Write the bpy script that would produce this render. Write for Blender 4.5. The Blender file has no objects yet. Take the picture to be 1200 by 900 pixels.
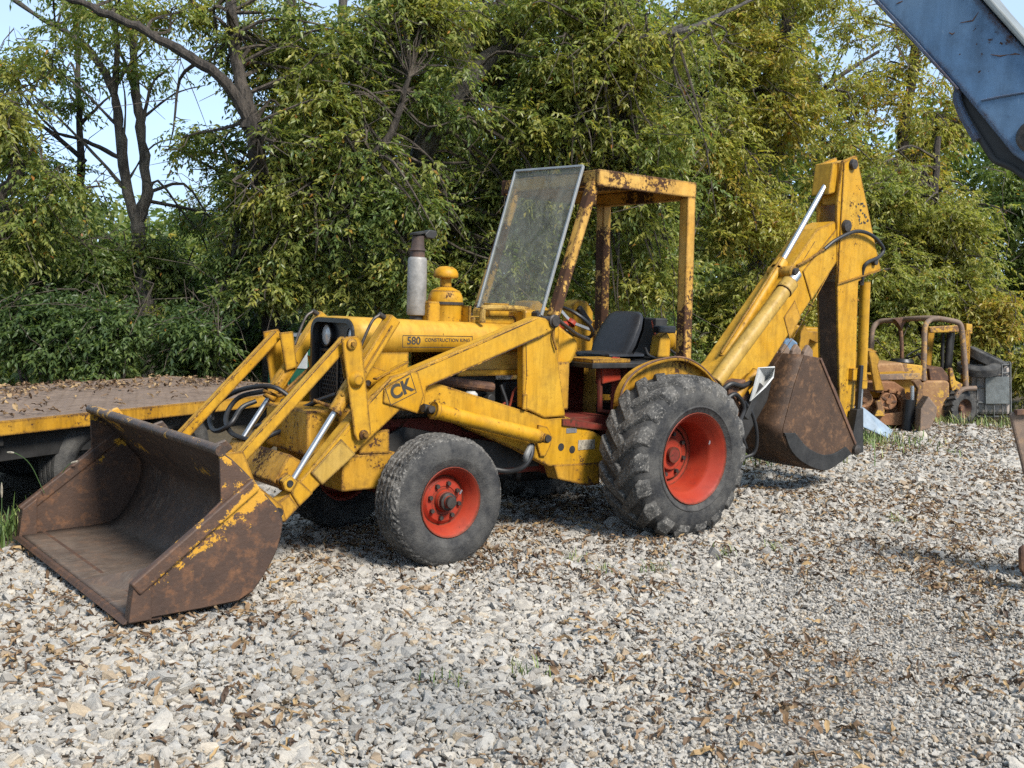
import bpy, bmesh, math, random
import numpy as np
from mathutils import Vector, Matrix, Euler
S = bpy.context.scene
COL = S.collection
R_ = math.radians
random.seed(7)

# ------------------------------------------------------------------ camera
cam = bpy.data.cameras.new("camera")
cam_ob = bpy.data.objects.new("camera", cam)
COL.objects.link(cam_ob)
PITCH, ROLL = R_(4.26), R_(1.79)
right0, up0 = Vector((1, 0, 0)), Vector((0, math.sin(PITCH), math.cos(PITCH)))
fwd = Vector((0, math.cos(PITCH), -math.sin(PITCH)))
rt = right0 * math.cos(ROLL) + up0 * math.sin(ROLL)
up = -right0 * math.sin(ROLL) + up0 * math.cos(ROLL)
cam_ob.matrix_world = Matrix(((rt.x, up.x, -fwd.x, 0), (rt.y, up.y, -fwd.y, 0), (rt.z, up.z, -fwd.z, 1.686), (0, 0, 0, 1)))
cam.sensor_width = 36
cam.lens = 36.96
cam.clip_start, cam.clip_end = 0.05, 3000
S.camera = cam_ob

# ------------------------------------------------------------------ light
SUN_TO = Vector((0.46, -0.55, 0.70)).normalized()      # direction towards the sun
w = bpy.data.worlds.new("World"); S.world = w; w.use_nodes = True
nt = w.node_tree; nt.nodes.clear()
wo = nt.nodes.new('ShaderNodeOutputWorld'); bg = nt.nodes.new('ShaderNodeBackground')
sky = nt.nodes.new('ShaderNodeTexSky'); sky.sky_type = 'NISHITA'; sky.sun_disc = False
sky.sun_elevation = math.asin(SUN_TO.z); sky.sun_rotation = math.atan2(SUN_TO.x, SUN_TO.y)
sky.dust_density = 0.0; sky.air_density = 0.65; sky.ozone_density = 1.6; sky.altitude = 1500
# thin high cloud drawn into the sky itself, all the way round
tc = nt.nodes.new('ShaderNodeTexCoord'); mp = nt.nodes.new('ShaderNodeMapping'); mp.inputs['Scale'].default_value = (1, 1, 3.2)
nz = nt.nodes.new('ShaderNodeTexNoise'); nz.inputs['Scale'].default_value = 2.6; nz.inputs['Detail'].default_value = 6
rp = nt.nodes.new('ShaderNodeValToRGB'); rp.color_ramp.elements[0].position = 0.38; rp.color_ramp.elements[1].position = 0.72
rp.color_ramp.elements[0].color = (0.74, 0.74, 0.74, 1); rp.color_ramp.elements[1].color = (0.95, 0.95, 0.95, 1)
mx = nt.nodes.new('ShaderNodeMix'); mx.data_type = 'RGBA'; mx.inputs['B'].default_value = (1.05, 1.38, 1.72, 1)
nt.links.new(tc.outputs['Generated'], mp.inputs['Vector']); nt.links.new(mp.outputs['Vector'], nz.inputs['Vector'])
nt.links.new(nz.outputs['Fac'], rp.inputs['Fac']); nt.links.new(rp.outputs['Color'], mx.inputs['Factor'])
nt.links.new(sky.outputs['Color'], mx.inputs['A']); nt.links.new(mx.outputs['Result'], bg.inputs['Color'])
bg.inputs['Strength'].default_value = 0.132
nt.links.new(bg.outputs['Background'], wo.inputs['Surface'])
sun = bpy.data.lights.new("sun", 'SUN'); sun.energy = 1.75; sun.angle = R_(16); sun.color = (1.0, 0.95, 0.87)
sun_ob = bpy.data.objects.new("sun", sun); COL.objects.link(sun_ob)
sun_ob.rotation_euler = (-SUN_TO).to_track_quat('-Z', 'Y').to_euler(); sun_ob.location = (10, -8, 20)
S.view_settings.view_transform = 'Standard'; S.view_settings.look = 'None'
S.view_settings.exposure = 2.12; S.view_settings.gamma = 1.0
S.render.engine = 'CYCLES'
S.cycles.use_denoising = False; S.cycles.denoising_input_passes = 'RGB_ALBEDO_NORMAL'; S.cycles.denoising_prefilter = 'ACCURATE'
S.cycles.max_bounces = 10; S.cycles.diffuse_bounces = 6; S.cycles.glossy_bounces = 3
S.cycles.transparent_max_bounces = 12; S.cycles.transmission_bounces = 6
S.cycles.caustics_reflective = False; S.cycles.caustics_refractive = False

# ------------------------------------------------------------------ helpers
def link(o, parent=None):
    COL.objects.link(o)
    if parent is not None: o.parent = parent
    return o
def tag(o, label=None, cat=None, group=None, kind=None):
    if label: o['label'] = label
    if cat: o['category'] = cat
    if group: o['group'] = group
    if kind: o['kind'] = kind
    return o
def empty(name, loc=(0, 0, 0), rz=0, label=None, cat=None, group=None):
    o = bpy.data.objects.new(name, None); o.location = loc; o.rotation_euler = (0, 0, rz)
    o.empty_display_size = 0.2
    link(o); return tag(o, label, cat, group)
def V(p): return Vector(p)
def catmull(pts, n=6):
    P = [Vector(p) for p in pts]; P = [P[0] * 2 - P[1]] + P + [P[-1] * 2 - P[-2]]
    out = []
    for i in range(1, len(P) - 2):
        for k in range(n):
            t = k / n; a, b, c, d = P[i - 1], P[i], P[i + 1], P[i + 2]
            out.append(0.5 * ((2 * b) + (c - a) * t + (2 * a - 5 * b + 4 * c - d) * t * t + (3 * b - a - 3 * c + d) * t ** 3))
    out.append(P[-2]); return out

class MB:
    """collects shapes, then becomes ONE mesh object"""
    def __init__(s): s.v = []; s.f = []; s.sm = []
    def add(s, vs, fs, smooth=False):
        o = len(s.v); s.v += [tuple(v) for v in vs]; s.f += [tuple(i + o for i in f) for f in fs]; s.sm += [smooth] * len(fs); return s
    def prism(s, pts, d0, d1, axis=1):
        """closed outline (3D points, the given axis ignored) extruded along that axis from d0 to d1"""
        n = len(pts); vs = []
        for d in (d0, d1):
            for p in pts:
                q = list(p); q[axis] = d; vs.append(q)
        a = [i for i in range(3) if i != axis]
        ar = sum(pts[i][a[0]] * pts[(i + 1) % n][a[1]] - pts[(i + 1) % n][a[0]] * pts[i][a[1]] for i in range(n))
        flip = (ar > 0) ^ (axis == 1) ^ (d1 < d0)
        bot, top = tuple(range(n)), tuple(range(n, 2 * n))
        fs = [bot[::-1] if flip else bot, top if flip else top[::-1]]
        for i in range(n):
            j = (i + 1) % n; q = (i, j, n + j, n + i); fs.append(q if flip else q[::-1])
        return s.add(vs, fs)
    def box(s, lo, hi):
        x0, y0, z0 = lo; x1, y1, z1 = hi
        return s.prism([(x0, 0, z0), (x1, 0, z0), (x1, 0, z1), (x0, 0, z1)], y0, y1, 1)
    def bar(s, a, b, wy, wz, side=(0, 1, 0)):
        """rectangular bar from a to b; wy along 'side', wz across"""
        a, b = V(a), V(b); d = (b - a).normalized(); y = V(side); y = (y - d * y.dot(d)).normalized(); z = d.cross(y)
        vs = []
        for p in (a, b):
            for sy, sz in ((-1, -1), (1, -1), (1, 1), (-1, 1)): vs.append(p + y * sy * wy / 2 + z * sz * wz / 2)
        return s.add(vs, [(0, 3, 2, 1), (4, 5, 6, 7), (0, 1, 5, 4), (1, 2, 6, 5), (2, 3, 7, 6), (3, 0, 4, 7)])
    def tube(s, pts, r, n=10, cap=True, smooth=True):
        P = [V(p) for p in pts]; rs = r if isinstance(r, (list, tuple)) else [r] * len(P)
        vs = []; up_ = None
        for i, p in enumerate(P):
            d = (P[min(i + 1, len(P) - 1)] - P[max(i - 1, 0)])
            d = d.normalized() if d.length > 1e-9 else Vector((0, 0, 1))
            if up_ is None: up_ = d.orthogonal().normalized()
            up_ = up_ - d * up_.dot(d)
            up_ = up_.normalized() if up_.length > 1e-6 else d.orthogonal().normalized()
            q = d.cross(up_)
            for k in range(n):
                t = 2 * math.pi * k / n; vs.append(p + (up_ * math.cos(t) + q * math.sin(t)) * rs[i])
        fs = [(i * n + k, i * n + (k + 1) % n, (i + 1) * n + (k + 1) % n, (i + 1) * n + k) for i in range(len(P) - 1) for k in range(n)]
        s.add(vs, fs, smooth)
        if cap:
            m = (len(P) - 1) * n; s.add([vs[k] for k in range(n)], [tuple(range(n))[::-1]]); s.add([vs[m + k] for k in range(n)], [tuple(range(n))])
        return s
    def cyl(s, a, b, r, n=20, r2=None): return s.tube([a, b], [r, r if r2 is None else r2], n)
    def lathe(s, prof, c, ax=(0, 1, 0), n=32, smooth=True):
        """profile [(distance along axis, radius)] turned about the axis through c"""
        ax = V(ax).normalized(); c = V(c)
        u = ax.orthogonal().normalized() if abs(ax.y) < .99 else Vector((1, 0, 0)); q = ax.cross(u)
        vs = [c + ax * h + (u * math.cos(2 * math.pi * k / n) + q * math.sin(2 * math.pi * k / n)) * r for h, r in prof for k in range(n)]
        fs = [(i * n + k, i * n + (k + 1) % n, (i + 1) * n + (k + 1) % n, (i + 1) * n + k) for i in range(len(prof) - 1) for k in range(n)]
        return s.add(vs, fs, smooth)
    def sheet(s, rows, smooth=True):
        n = len(rows[0]); vs = [p for r in rows for p in r]
        return s.add(vs, [(i * n + k, i * n + k + 1, (i + 1) * n + k + 1, (i + 1) * n + k) for i in range(len(rows) - 1) for k in range(n - 1)], smooth)
    def build(s, name, m, parent=None, bevel=0, solid=0, label=None):
        me = bpy.data.meshes.new(name); me.from_pydata(s.v, [], s.f); me.materials.append(m)
        me.polygons.foreach_set('use_smooth', s.sm); me.validate(); me.update()
        bm = bmesh.new(); bm.from_mesh(me); bmesh.ops.remove_doubles(bm, verts=bm.verts, dist=1e-5)
        bmesh.ops.recalc_face_normals(bm, faces=bm.faces); bm.to_mesh(me); bm.free()
        if any(s.sm): me.set_sharp_from_angle(angle=R_(34))
        o = link(bpy.data.objects.new(name, me), parent)
        if solid:
            k = o.modifiers.new('thick', 'SOLIDIFY'); k.thickness = solid; k.offset = 0
        if bevel:
            k = o.modifiers.new('bevel', 'BEVEL'); k.width = bevel; k.segments = 2; k.limit_method = 'ANGLE'; k.angle_limit = R_(38)
        if label: o['label'] = label
        return o
def mir(pts): return [(p[0], -p[1], p[2]) for p in pts]

# ------------------------------------------------------------------ materials
def N(nt, t, **kw):
    n = nt.nodes.new('ShaderNode' + t)
    for k, v in kw.items():
        if k in n.inputs: n.inputs[k].default_value = v
        else: setattr(n, k, v)
    return n
def newmat(name):
    m = bpy.data.materials.new(name); m.use_nodes = True; t = m.node_tree
    return m, t, t.nodes['Principled BSDF'], t.nodes['Material Output']
def ramp(t, src, stops, interp='LINEAR'):
    r = t.nodes.new('ShaderNodeValToRGB'); e = r.color_ramp.elements; r.color_ramp.interpolation = interp
    while len(e) < len(stops): e.new(0.5)
    for k, (p, c) in enumerate(stops):
        e[k].position = p; e[k].color = (*c, 1) if len(c) == 3 else c
    t.links.new(src, r.inputs['Fac']); return r.outputs['Color']
def noise(t, scale, detail=5, rough=0.6, vec=None, dist=0):
    n = N(t, 'TexNoise'); n.inputs['Scale'].default_value = scale; n.inputs['Detail'].default_value = detail
    n.inputs['Roughness'].default_value = rough; n.inputs['Distortion'].default_value = dist
    if vec is not None: t.links.new(vec, n.inputs['Vector'])
    return n.outputs['Fac']
def objvec(t, scale=(1, 1, 1), loc=(0, 0, 0)):
    c = N(t, 'TexCoord'); m = N(t, 'Mapping'); m.inputs['Scale'].default_value = scale; m.inputs['Location'].default_value = loc
    t.links.new(c.outputs['Object'], m.inputs['Vector']); return m.outputs['Vector']
def mixc(t, fac, a, b, blend='MIX'):
    m = N(t, 'Mix', data_type='RGBA', blend_type=blend)
    for s_, v in (('Factor', fac), ('A', a), ('B', b)):
        if hasattr(v, 'is_linked') or isinstance(v, bpy.types.NodeSocket): t.links.new(v, m.inputs[s_])
        elif isinstance(v, (int, float)): m.inputs[s_].default_value = v
        else: m.inputs[s_].default_value = (*v, 1)
    return m.outputs['Result']
def mth(t, op, a, b=0.5, clamp=False):
    m = N(t, 'Math', operation=op, use_clamp=clamp)
    for k, v in enumerate((a, b)):
        if isinstance(v, bpy.types.NodeSocket): t.links.new(v, m.inputs[k])
        else: m.inputs[k].default_value = v
    return m.outputs[0]
def bump(t, b, h, strength=0.3, dist=0.02):
    n = N(t, 'Bump'); n.inputs['Strength'].default_value = strength; n.inputs['Distance'].default_value = dist
    t.links.new(h, n.inputs['Height']); t.links.new(n.outputs['Normal'], b.inputs['Normal'])
def edge_mask(t, r=0.028):
    """1 on worn sharp edges"""
    bv = N(t, 'Bevel'); bv.samples = 4; bv.inputs['Radius'].default_value = r
    g = N(t, 'NewGeometry'); d = N(t, 'VectorMath', operation='DOT_PRODUCT')
    t.links.new(bv.outputs['Normal'], d.inputs[0]); t.links.new(g.outputs['Normal'], d.inputs[1])
    return mth(t, 'SUBTRACT', 1.0, d.outputs['Value'], True)
def paint(name, c, c2, rust=0.5, edge=1.0, rough=0.5, chip=0.665, rustc=((0.013, 0.009, 0.007), (0.085, 0.036, 0.016)), grime=0.5, seed=0, streak=True):
    """old machine paint: faded patches, chips down to rust, worn edges, grime"""
    m, t, b, o = newmat(name); v = objvec(t, loc=(seed, seed * 1.7, 0))
    fade = ramp(t, noise(t, 2.3, 6, 0.62, v), [(0.36, (0, 0, 0)), (0.68, (1, 1, 1))])
    base = mixc(t, fade, c, c2)
    # dust and oil film, running downwards
    vs = objvec(t, scale=(7, 7, 0.9), loc=(seed, 0, 0))
    st = ramp(t, noise(t, 2.2, 5, 0.7, vs), [(0.46, (0, 0, 0)), (0.74, (1, 1, 1))])
    if streak: base = mixc(t, mth(t, 'MULTIPLY', st, 0.55 * grime), base, tuple(x * 0.30 for x in c))
    gr = ramp(t, noise(t, 9, 8, 0.75, v), [(0.48, (0, 0, 0)), (0.72, (1, 1, 1))])
    base = mixc(t, mth(t, 'MULTIPLY', gr, 0.65 * grime), base, tuple(x * 0.38 + 0.008 for x in c))
    # scuffs: fine pale and dark scratches
    sc1 = ramp(t, noise(t, 6, 7, .75, objvec(t, scale=(2.2, 9, 14), loc=(seed, 2, 3)), 1.2), [(.60, (0, 0, 0)), (.66, (1, 1, 1))])
    base = mixc(t, mth(t, 'MULTIPLY', sc1, .38 * grime), base, tuple(min(1, x * .55 + .015) for x in c))
    sc2 = ramp(t, noise(t, 9, 5, .7, objvec(t, scale=(12, 4, 2), loc=(1, seed, 7)), 2.0), [(.655, (0, 0, 0)), (.69, (1, 1, 1))])
    base = mixc(t, mth(t, 'MULTIPLY', sc2, .5), base, tuple(min(1, x * 1.1 + .06) for x in c2))
    # chips
    n1 = mth(t, 'ADD', mth(t, 'MULTIPLY', noise(t, 11, 9, 0.74, v), .6), mth(t, 'MULTIPLY', noise(t, 42, 5, 0.6, v), .4)); n2 = noise(t, 2.1, 3, 0.5, objvec(t, loc=(3 + seed, 1, 5)))
    e = mth(t, 'MULTIPLY', edge_mask(t), 1.1 * edge)
    f = mth(t, 'ADD', n1, mth(t, 'MULTIPLY', mth(t, 'SUBTRACT', n2, 0.5), 0.42 * rust))
    f = mth(t, 'ADD', f, mth(t, 'MULTIPLY', e, 1.9))
    dots = ramp(t, noise(t, 48, 3, .55, v), [(.655, (0, 0, 0)), (.70, (.30, .30, .30))])
    f = mth(t, 'ADD', f, mth(t, 'MULTIPLY', dots, mth(t, 'ADD', n2, -.25)))
    chipm = ramp(t, f, [(chip, (0, 0, 0)), (chip + 0.025, (1, 1, 1))])
    halo = ramp(t, f, [(chip - 0.06, (0, 0, 0)), (chip + 0.02, (1, 1, 1))])
    base = mixc(t, mth(t, 'MULTIPLY', halo, 0.5), base, tuple(0.5 * x for x in c))
    rc = mixc(t, noise(t, 30, 4, 0.6, v), rustc[0], rustc[1])
    t.links.new(mixc(t, chipm, base, rc), b.inputs['Base Color'])
    rr = mth(t, 'ADD', mth(t, 'MULTIPLY', chipm, 0.4), mth(t, 'ADD', rough, mth(t, 'MULTIPLY', gr, 0.2)), True)
    t.links.new(rr, b.inputs['Roughness']); b.inputs['Specular IOR Level'].default_value = 0.28
    bump(t, b, mth(t, 'SUBTRACT', mth(t, 'MULTIPLY', noise(t, 5, 4, 0.6, v), 0.25), mth(t, 'MULTIPLY', chipm, 0.2)), 0.25, 0.02)
    return m
def rusty(name, dark, mid, bright, yellow=None, rough=0.72, yl=0.62, scale=1.0, metal=0.0, scr=0.0, up=0.0, dust=0.0):
    m, t, b, o = newmat(name); v = objvec(t, scale=(scale,) * 3)
    c = mixc(t, ramp(t, noise(t, 3.2, 8, 0.66, v), [(0.34, (0, 0, 0)), (0.7, (1, 1, 1))]), dark, mid)
    c = mixc(t, ramp(t, noise(t, 14, 8, 0.7, v), [(0.5, (0, 0, 0)), (0.72, (1, 1, 1))]), c, bright)
    if scr:
        s2 = mth(t, 'MULTIPLY', ramp(t, noise(t, 3, 6, 0.7, objvec(t, scale=(4, 26, 4)), .6), [(0.52, (0, 0, 0)), (0.70, (1, 1, 1))]), ramp(t, noise(t, 2.1, 5, .6, v), [(.44, (0, 0, 0)), (.62, (1, 1, 1))]))
        c = mixc(t, mth(t, 'MULTIPLY', s2, scr), c, (0.30, 0.26, 0.21))
    if yellow:
        f = mth(t, 'ADD', noise(t, 19, 9, 0.72, v), mth(t, 'MULTIPLY', mth(t, 'SUBTRACT', noise(t, 1.9, 3, 0.5, objvec(t, loc=(4, 2, 1))), 0.5), 0.9))
        if up:          # paint survives where soil never rubs: towards the top of the bucket
            sx = N(t, 'SeparateXYZ'); t.links.new(objvec(t), sx.inputs[0])
            f = mth(t, 'ADD', f, mth(t, 'MULTIPLY', mth(t, 'SUBTRACT', sx.outputs['Z'], .46), up))
            ln = mth(t, 'SUBTRACT', sx.outputs['Z'], mth(t, 'ADD', .235, mth(t, 'MULTIPLY', mth(t, 'SUBTRACT', 4.105, sx.outputs['X']), .762)))   # and just behind the side rib
            q_ = mth(t, 'DIVIDE', mth(t, 'ADD', ln, .075), .075); f = mth(t, 'ADD', f, mth(t, 'MULTIPLY', mth(t, 'SUBTRACT', 1.0, mth(t, 'MULTIPLY', q_, q_), True), .15))
        c = mixc(t, ramp(t, f, [(yl, (0, 0, 0)), (yl + 0.03, (1, 1, 1))]), c, yellow)
    if dust:            # dry soil lies on what faces up
        gx = N(t, 'SeparateXYZ'); t.links.new(N(t, 'NewGeometry').outputs['Normal'], gx.inputs[0])
        du = mth(t, 'MULTIPLY', ramp(t, gx.outputs['Z'], [(.55, (0, 0, 0)), (.95, (1, 1, 1))]), ramp(t, noise(t, 4, 8, .7, v), [(.30, (.15, .15, .15)), (.65, (1, 1, 1))]))
        c = mixc(t, mth(t, 'MULTIPLY', du, dust), c, (0.24, 0.185, 0.14))
    t.links.new(c, b.inputs['Base Color']); b.inputs['Roughness'].default_value = rough; b.inputs['Metallic'].default_value = metal
    b.inputs['Specular IOR Level'].default_value = 0.35
    bump(t, b, noise(t, 40, 6, 0.7, v), 0.35, 0.01); return m
def plain(name, c, rough=0.5, metal=0.0, var=0.25, scale=8, spec=0.4, bmp=0.15):
    m, t, b, o = newmat(name); v = objvec(t)
    f = ramp(t, noise(t, scale, 7, 0.68, v), [(0.35, (0, 0, 0)), (0.7, (1, 1, 1))])
    t.links.new(mixc(t, f, tuple(x * (1 - var) for x in c), tuple(min(1, x * (1 + var)) for x in c)), b.inputs['Base Color'])
    b.inputs['Roughness'].default_value = rough; b.inputs['Metallic'].default_value = metal; b.inputs['Specular IOR Level'].default_value = spec
    if bmp: bump(t, b, noise(t, scale * 4, 5, 0.6, v), bmp, 0.006)
    return m
M = {}
M['yellow'] = paint('yellow_paint', (0.420, 0.206, 0.006), (0.460, 0.262, 0.024), rust=0.8, grime=0.9, chip=0.632, edge=1.2)
M['hood'] = paint('hood_paint', (0.415, 0.206, 0.008), (0.455, 0.265, 0.036), rust=0.7, grime=0.8, chip=0.640, edge=0.0, seed=5)
M['yellow_worn'] = paint('worn_yellow_paint', (0.36, 0.175, 0.010), (0.44, 0.24, 0.03), rust=1.1, grime=1.15, chip=0.595, edge=1.5, seed=3)
M['yellow_pale'] = paint('faded_yellow_paint', (0.36, 0.215, 0.034), (0.39, 0.26, 0.075), rust=0.8, grime=0.9, chip=0.635, seed=6)
M['canopy'] = paint('rusting_canopy_paint', (0.47, 0.245, 0.035), (0.52, 0.315, 0.085), rust=1.9, grime=1.0, chip=0.530, edge=1.4, seed=9)
M['fender'] = paint('streaked_fender_paint', (0.36, 0.175, 0.012), (0.44, 0.24, 0.03), rust=1.1, grime=1.7, chip=0.60, edge=0.0, seed=21)
M['red'] = paint('red_paint', (0.255, 0.020, 0.008), (0.31, 0.044, 0.020), rust=0.6, grime=0.7, chip=0.655, seed=12, rough=0.5, streak=False)
M['red_dull'] = paint('dull_red_paint', (0.13, 0.020, 0.014), (0.20, 0.034, 0.02), rust=0.9, grime=1.0, chip=0.585, seed=15, rough=0.6)
M['pipe'] = rusty('burnt_pipe', (0.03, 0.022, 0.02), (0.07, 0.045, 0.035), (0.13, 0.07, 0.045))
M['blue'] = paint('blue_paint', (0.095, 0.175, 0.29), (0.14, 0.21, 0.29), rust=1.0, grime=0.9, chip=0.63, seed=18, rough=0.5)
M['bucket'] = rusty('bucket_steel', (0.032, 0.022, 0.017), (0.066, 0.042, 0.030), (0.115, 0.060, 0.033), (0.42, 0.22, 0.03), yl=0.79, rough=0.5, scr=0.5, up=.40, dust=.38)
M['bucket_side'] = rusty('bucket_side_steel', (0.044, 0.027, 0.020), (0.082, 0.046, 0.030), (0.155, 0.072, 0.034), (0.44, 0.225, 0.022), yl=0.66, up=.46, rough=0.6)
M['bucket_dark'] = rusty('digging_bucket_steel', (0.036, 0.021, 0.013), (0.075, 0.041, 0.023), (0.17, 0.088, 0.042), None, rough=0.6)
M['rust'] = rusty('rust', (0.060, 0.032, 0.022), (0.125, 0.065, 0.040), (0.24, 0.12, 0.055), None)
M['rust_yellow'] = rusty('rusted_yellow', (0.11, 0.060, 0.032), (0.23, 0.125, 0.06), (0.33, 0.18, 0.075), (0.46, 0.26, 0.035), yl=0.50)
M['rust_grey'] = rusty('grey_rust', (0.12, 0.085, 0.065), (0.19, 0.135, 0.10), (0.27, 0.17, 0.10), (0.34, 0.20, 0.07), yl=0.6)
M['dark'] = plain('dark_grimy_steel', (0.020, 0.019, 0.018), 0.6, var=0.5)
M['black'] = plain('black_paint', (0.012, 0.012, 0.013), 0.4)
M['hose'] = plain('hose_rubber', (0.014, 0.014, 0.015), 0.5)
M['vinyl'] = plain('black_vinyl', (0.016, 0.016, 0.018), 0.38, bmp=0.25, scale=20)
M['chrome'] = plain('chrome_rod', (0.50, 0.50, 0.50), 0.38, metal=1.0, var=0.08, bmp=0)
M['steel'] = plain('bare_steel', (0.42, 0.42, 0.43), 0.4, metal=0.8, var=0.3)
M['alu'] = plain('aluminium_frame', (0.25, 0.26, 0.26), 0.5, metal=0.3, var=0.2)
M['muffler'] = plain('aged_muffler', (0.22, 0.21, 0.195), 0.55, metal=0.25, var=0.3, scale=14)
M['bolt'] = plain('oily_bolt', (0.05, 0.042, 0.036), 0.5, metal=0.4, var=0.5, scale=30)
m_, t_, b_s, o_ = newmat('decal_black')
t_.links.new(ramp(t_, noise(t_, 26, 9, .75, objvec(t_)), [(.30, (.017, .016, .015)), (.60, (.035, .028, .018)), (.655, (.36, .20, .02))]), b_s.inputs['Base Color']); b_s.inputs['Roughness'].default_value = .6
M['letter'] = m_
M['galv'] = plain('dull_galvanised', (0.15, 0.15, 0.145), 0.6, metal=0.2, var=0.4)
M['lamp'] = plain('headlight_lens', (0.42, 0.42, 0.41), 0.12, var=0.1, spec=0.8)
M['white'] = plain('dirty_white', (0.42, 0.42, 0.40), 0.5, var=0.2)
M['plate'] = plain('data_plate', (0.36, 0.32, 0.25), 0.4, metal=0.3, var=0.5, scale=60)
M['green'] = plain('green_cabinet', (0.012, 0.085, 0.045), 0.5, var=0.2)
M['tin'] = plain('pale_blue_sheet', (0.19, 0.24, 0.29), 0.5, var=0.25, scale=5)
M['seam'] = rusty('seam_rust', (0.02, 0.012, 0.008), (0.07, 0.032, 0.014), (0.20, 0.10, 0.02), (0.34, 0.17, 0.012), yl=.56)
M['track'] = rusty('track_rust', (0.14, 0.062, 0.028), (0.27, 0.125, 0.055), (0.38, 0.20, 0.085), None)
M['rust_tan'] = rusty('tan_rust', (0.18, 0.095, 0.045), (0.29, 0.16, 0.070), (0.38, 0.23, 0.10), (0.42, 0.25, 0.04), yl=0.62)
def tyre_mat(name, c, dust, amt, fleck=0.0):
    m, t, b, o = newmat(name); v = objvec(t)
    f = mth(t, 'MULTIPLY', ramp(t, noise(t, 7, 8, 0.7, v), [(0.38, (0, 0, 0)), (0.72, (1, 1, 1))]), amt)
    col = mixc(t, f, c, dust)
    if fleck:
        g = ramp(t, noise(t, 60, 6, 0.75, v), [(0.53, (0, 0, 0)), (0.64, (1, 1, 1))])
        col = mixc(t, mth(t, 'MULTIPLY', g, fleck), col, tuple(x * 1.7 for x in dust))
    t.links.new(col, b.inputs['Base Color']); b.inputs['Roughness'].default_value = 0.72; b.inputs['Specular IOR Level'].default_value = 0.35
    bump(t, b, noise(t, 75, 6, 0.75, v), 0.6, 0.012); return m
M['tyre'] = tyre_mat('tyre_rubber', (0.016, 0.016, 0.017), (0.10, 0.094, 0.084), 0.85, 0.12)
M['tread'] = tyre_mat('chewed_tread', (0.020, 0.020, 0.020), (0.14, 0.13, 0.115), 0.9, 0.95)

# ================================================================== ground
rng = np.random.default_rng(11)
def gz(x, y):
    """gentle unevenness of the yard"""
    return .018 * np.sin(x * 1.1 + .4) * np.sin(y * .9) + .010 * np.sin(x * 2.7 + y * 2.1)
def back_edge(x):
    q = np.clip((x - 1.9) / 2.2, 0, 1); return 12.4 + 4.7 * q * q * (3 - 2 * q) + .10 * np.clip(x - 4, 0, 9)
def soil_at(x, y):
    '''signed distance past the edge of the gravel, metres'''
    return np.maximum(y - back_edge(x), (.30 * y - 5.25) - x)
def fast_mesh(name, verts, faces_flat, fsize, mats, attrs=None, smooth=False):
    me = bpy.data.meshes.new(name); nv = len(verts); nf = len(faces_flat) // fsize
    me.vertices.add(nv); me.vertices.foreach_set('co', np.asarray(verts, np.float32).ravel())
    me.loops.add(nf * fsize); me.loops.foreach_set('vertex_index', np.asarray(faces_flat, np.int32))
    me.polygons.add(nf); me.polygons.foreach_set('loop_start', np.arange(nf, dtype=np.int32) * fsize)
    me.polygons.foreach_set('loop_total', np.full(nf, fsize, np.int32))
    for m in (mats if isinstance(mats, list) else [mats]): me.materials.append(m)
    for k, a in (attrs or {}).items():
        at = me.attributes.new(k, 'FLOAT', 'POINT'); at.data.foreach_set('value', np.asarray(a, np.float32))
    me.update(calc_edges=True)
    if smooth: me.polygons.foreach_set('use_smooth', np.ones(nf, bool))
    return me
m, t, b, o = newmat('packed_gravel')
v = objvec(t)
vo = N(t, 'TexVoronoi'); vo.inputs['Scale'].default_value = 30; t.links.new(v, vo.inputs['Vector'])
cell = ramp(t, N(t, 'TexWhiteNoise').outputs['Value'], [(0, (1, 1, 1)), (1, (1, 1, 1))])
c = mixc(t, vo.outputs['Color'], (.22, .20, .175), (.36, .33, .29))
lit = ramp(t, noise(t, .9, 7, .7, v), [(.42, (0, 0, 0)), (.62, (1, 1, 1))])
c = mixc(t, mth(t, 'MULTIPLY', lit, .5), c, (.12, .075, .04))
# earth and leaf mould beyond the gravel's edge
soil = mixc(t, noise(t, 6, 8, .7, v), (.028, .022, .014), (.095, .07, .035))
sa = N(t, 'Attribute', attribute_name='soil')
c = mixc(t, ramp(t, mth(t, 'ADD', sa.outputs['Fac'], mth(t, 'MULTIPLY', mth(t, 'SUBTRACT', noise(t, 1.4, 5, .65, v), .5), .9)), [(.42, (0, 0, 0)), (.58, (1, 1, 1))]), c, soil)
t.links.new(c, b.inputs['Base Color']); b.inputs['Roughness'].default_value = .9
bump(t, b, vo.outputs['Distance'], 1.0, .02)
gx = np.linspace(-10, 14, 121); gy = np.linspace(-4, 30, 171); X, Y = np.meshgrid(gx, gy); Z = gz(X, Y) - .012
vs = np.stack([X, Y, Z], -1).reshape(-1, 3); nx, ny = len(gx), len(gy)
idx = np.arange(nx * ny).reshape(ny, nx)
fs = np.stack([idx[:-1, :-1], idx[:-1, 1:], idx[1:, 1:], idx[1:, :-1]], -1).reshape(-1)
tag(link(bpy.data.objects.new('ground', fast_mesh('ground', vs, fs, 4, m, {'soil': np.clip(.5 + soil_at(X, Y).ravel() * .6, 0, 1)}, smooth=True))), kind='structure')
# the land beyond, out to the horizon
m2, t, b, o = newmat('field_earth'); v = objvec(t)
t.links.new(mixc(t, noise(t, .4, 8, .7, v), (.035, .045, .018), (.10, .095, .04)), b.inputs['Base Color']); b.inputs['Roughness'].default_value = 1
L_ = 900
MB().add([(-L_, -L_, -.10), (L_, -L_, -.10), (L_, L_, -.10), (-L_, L_, -.10)], [(0, 1, 2, 3)]).build('terrain', m2)['kind'] = 'structure'

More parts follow.
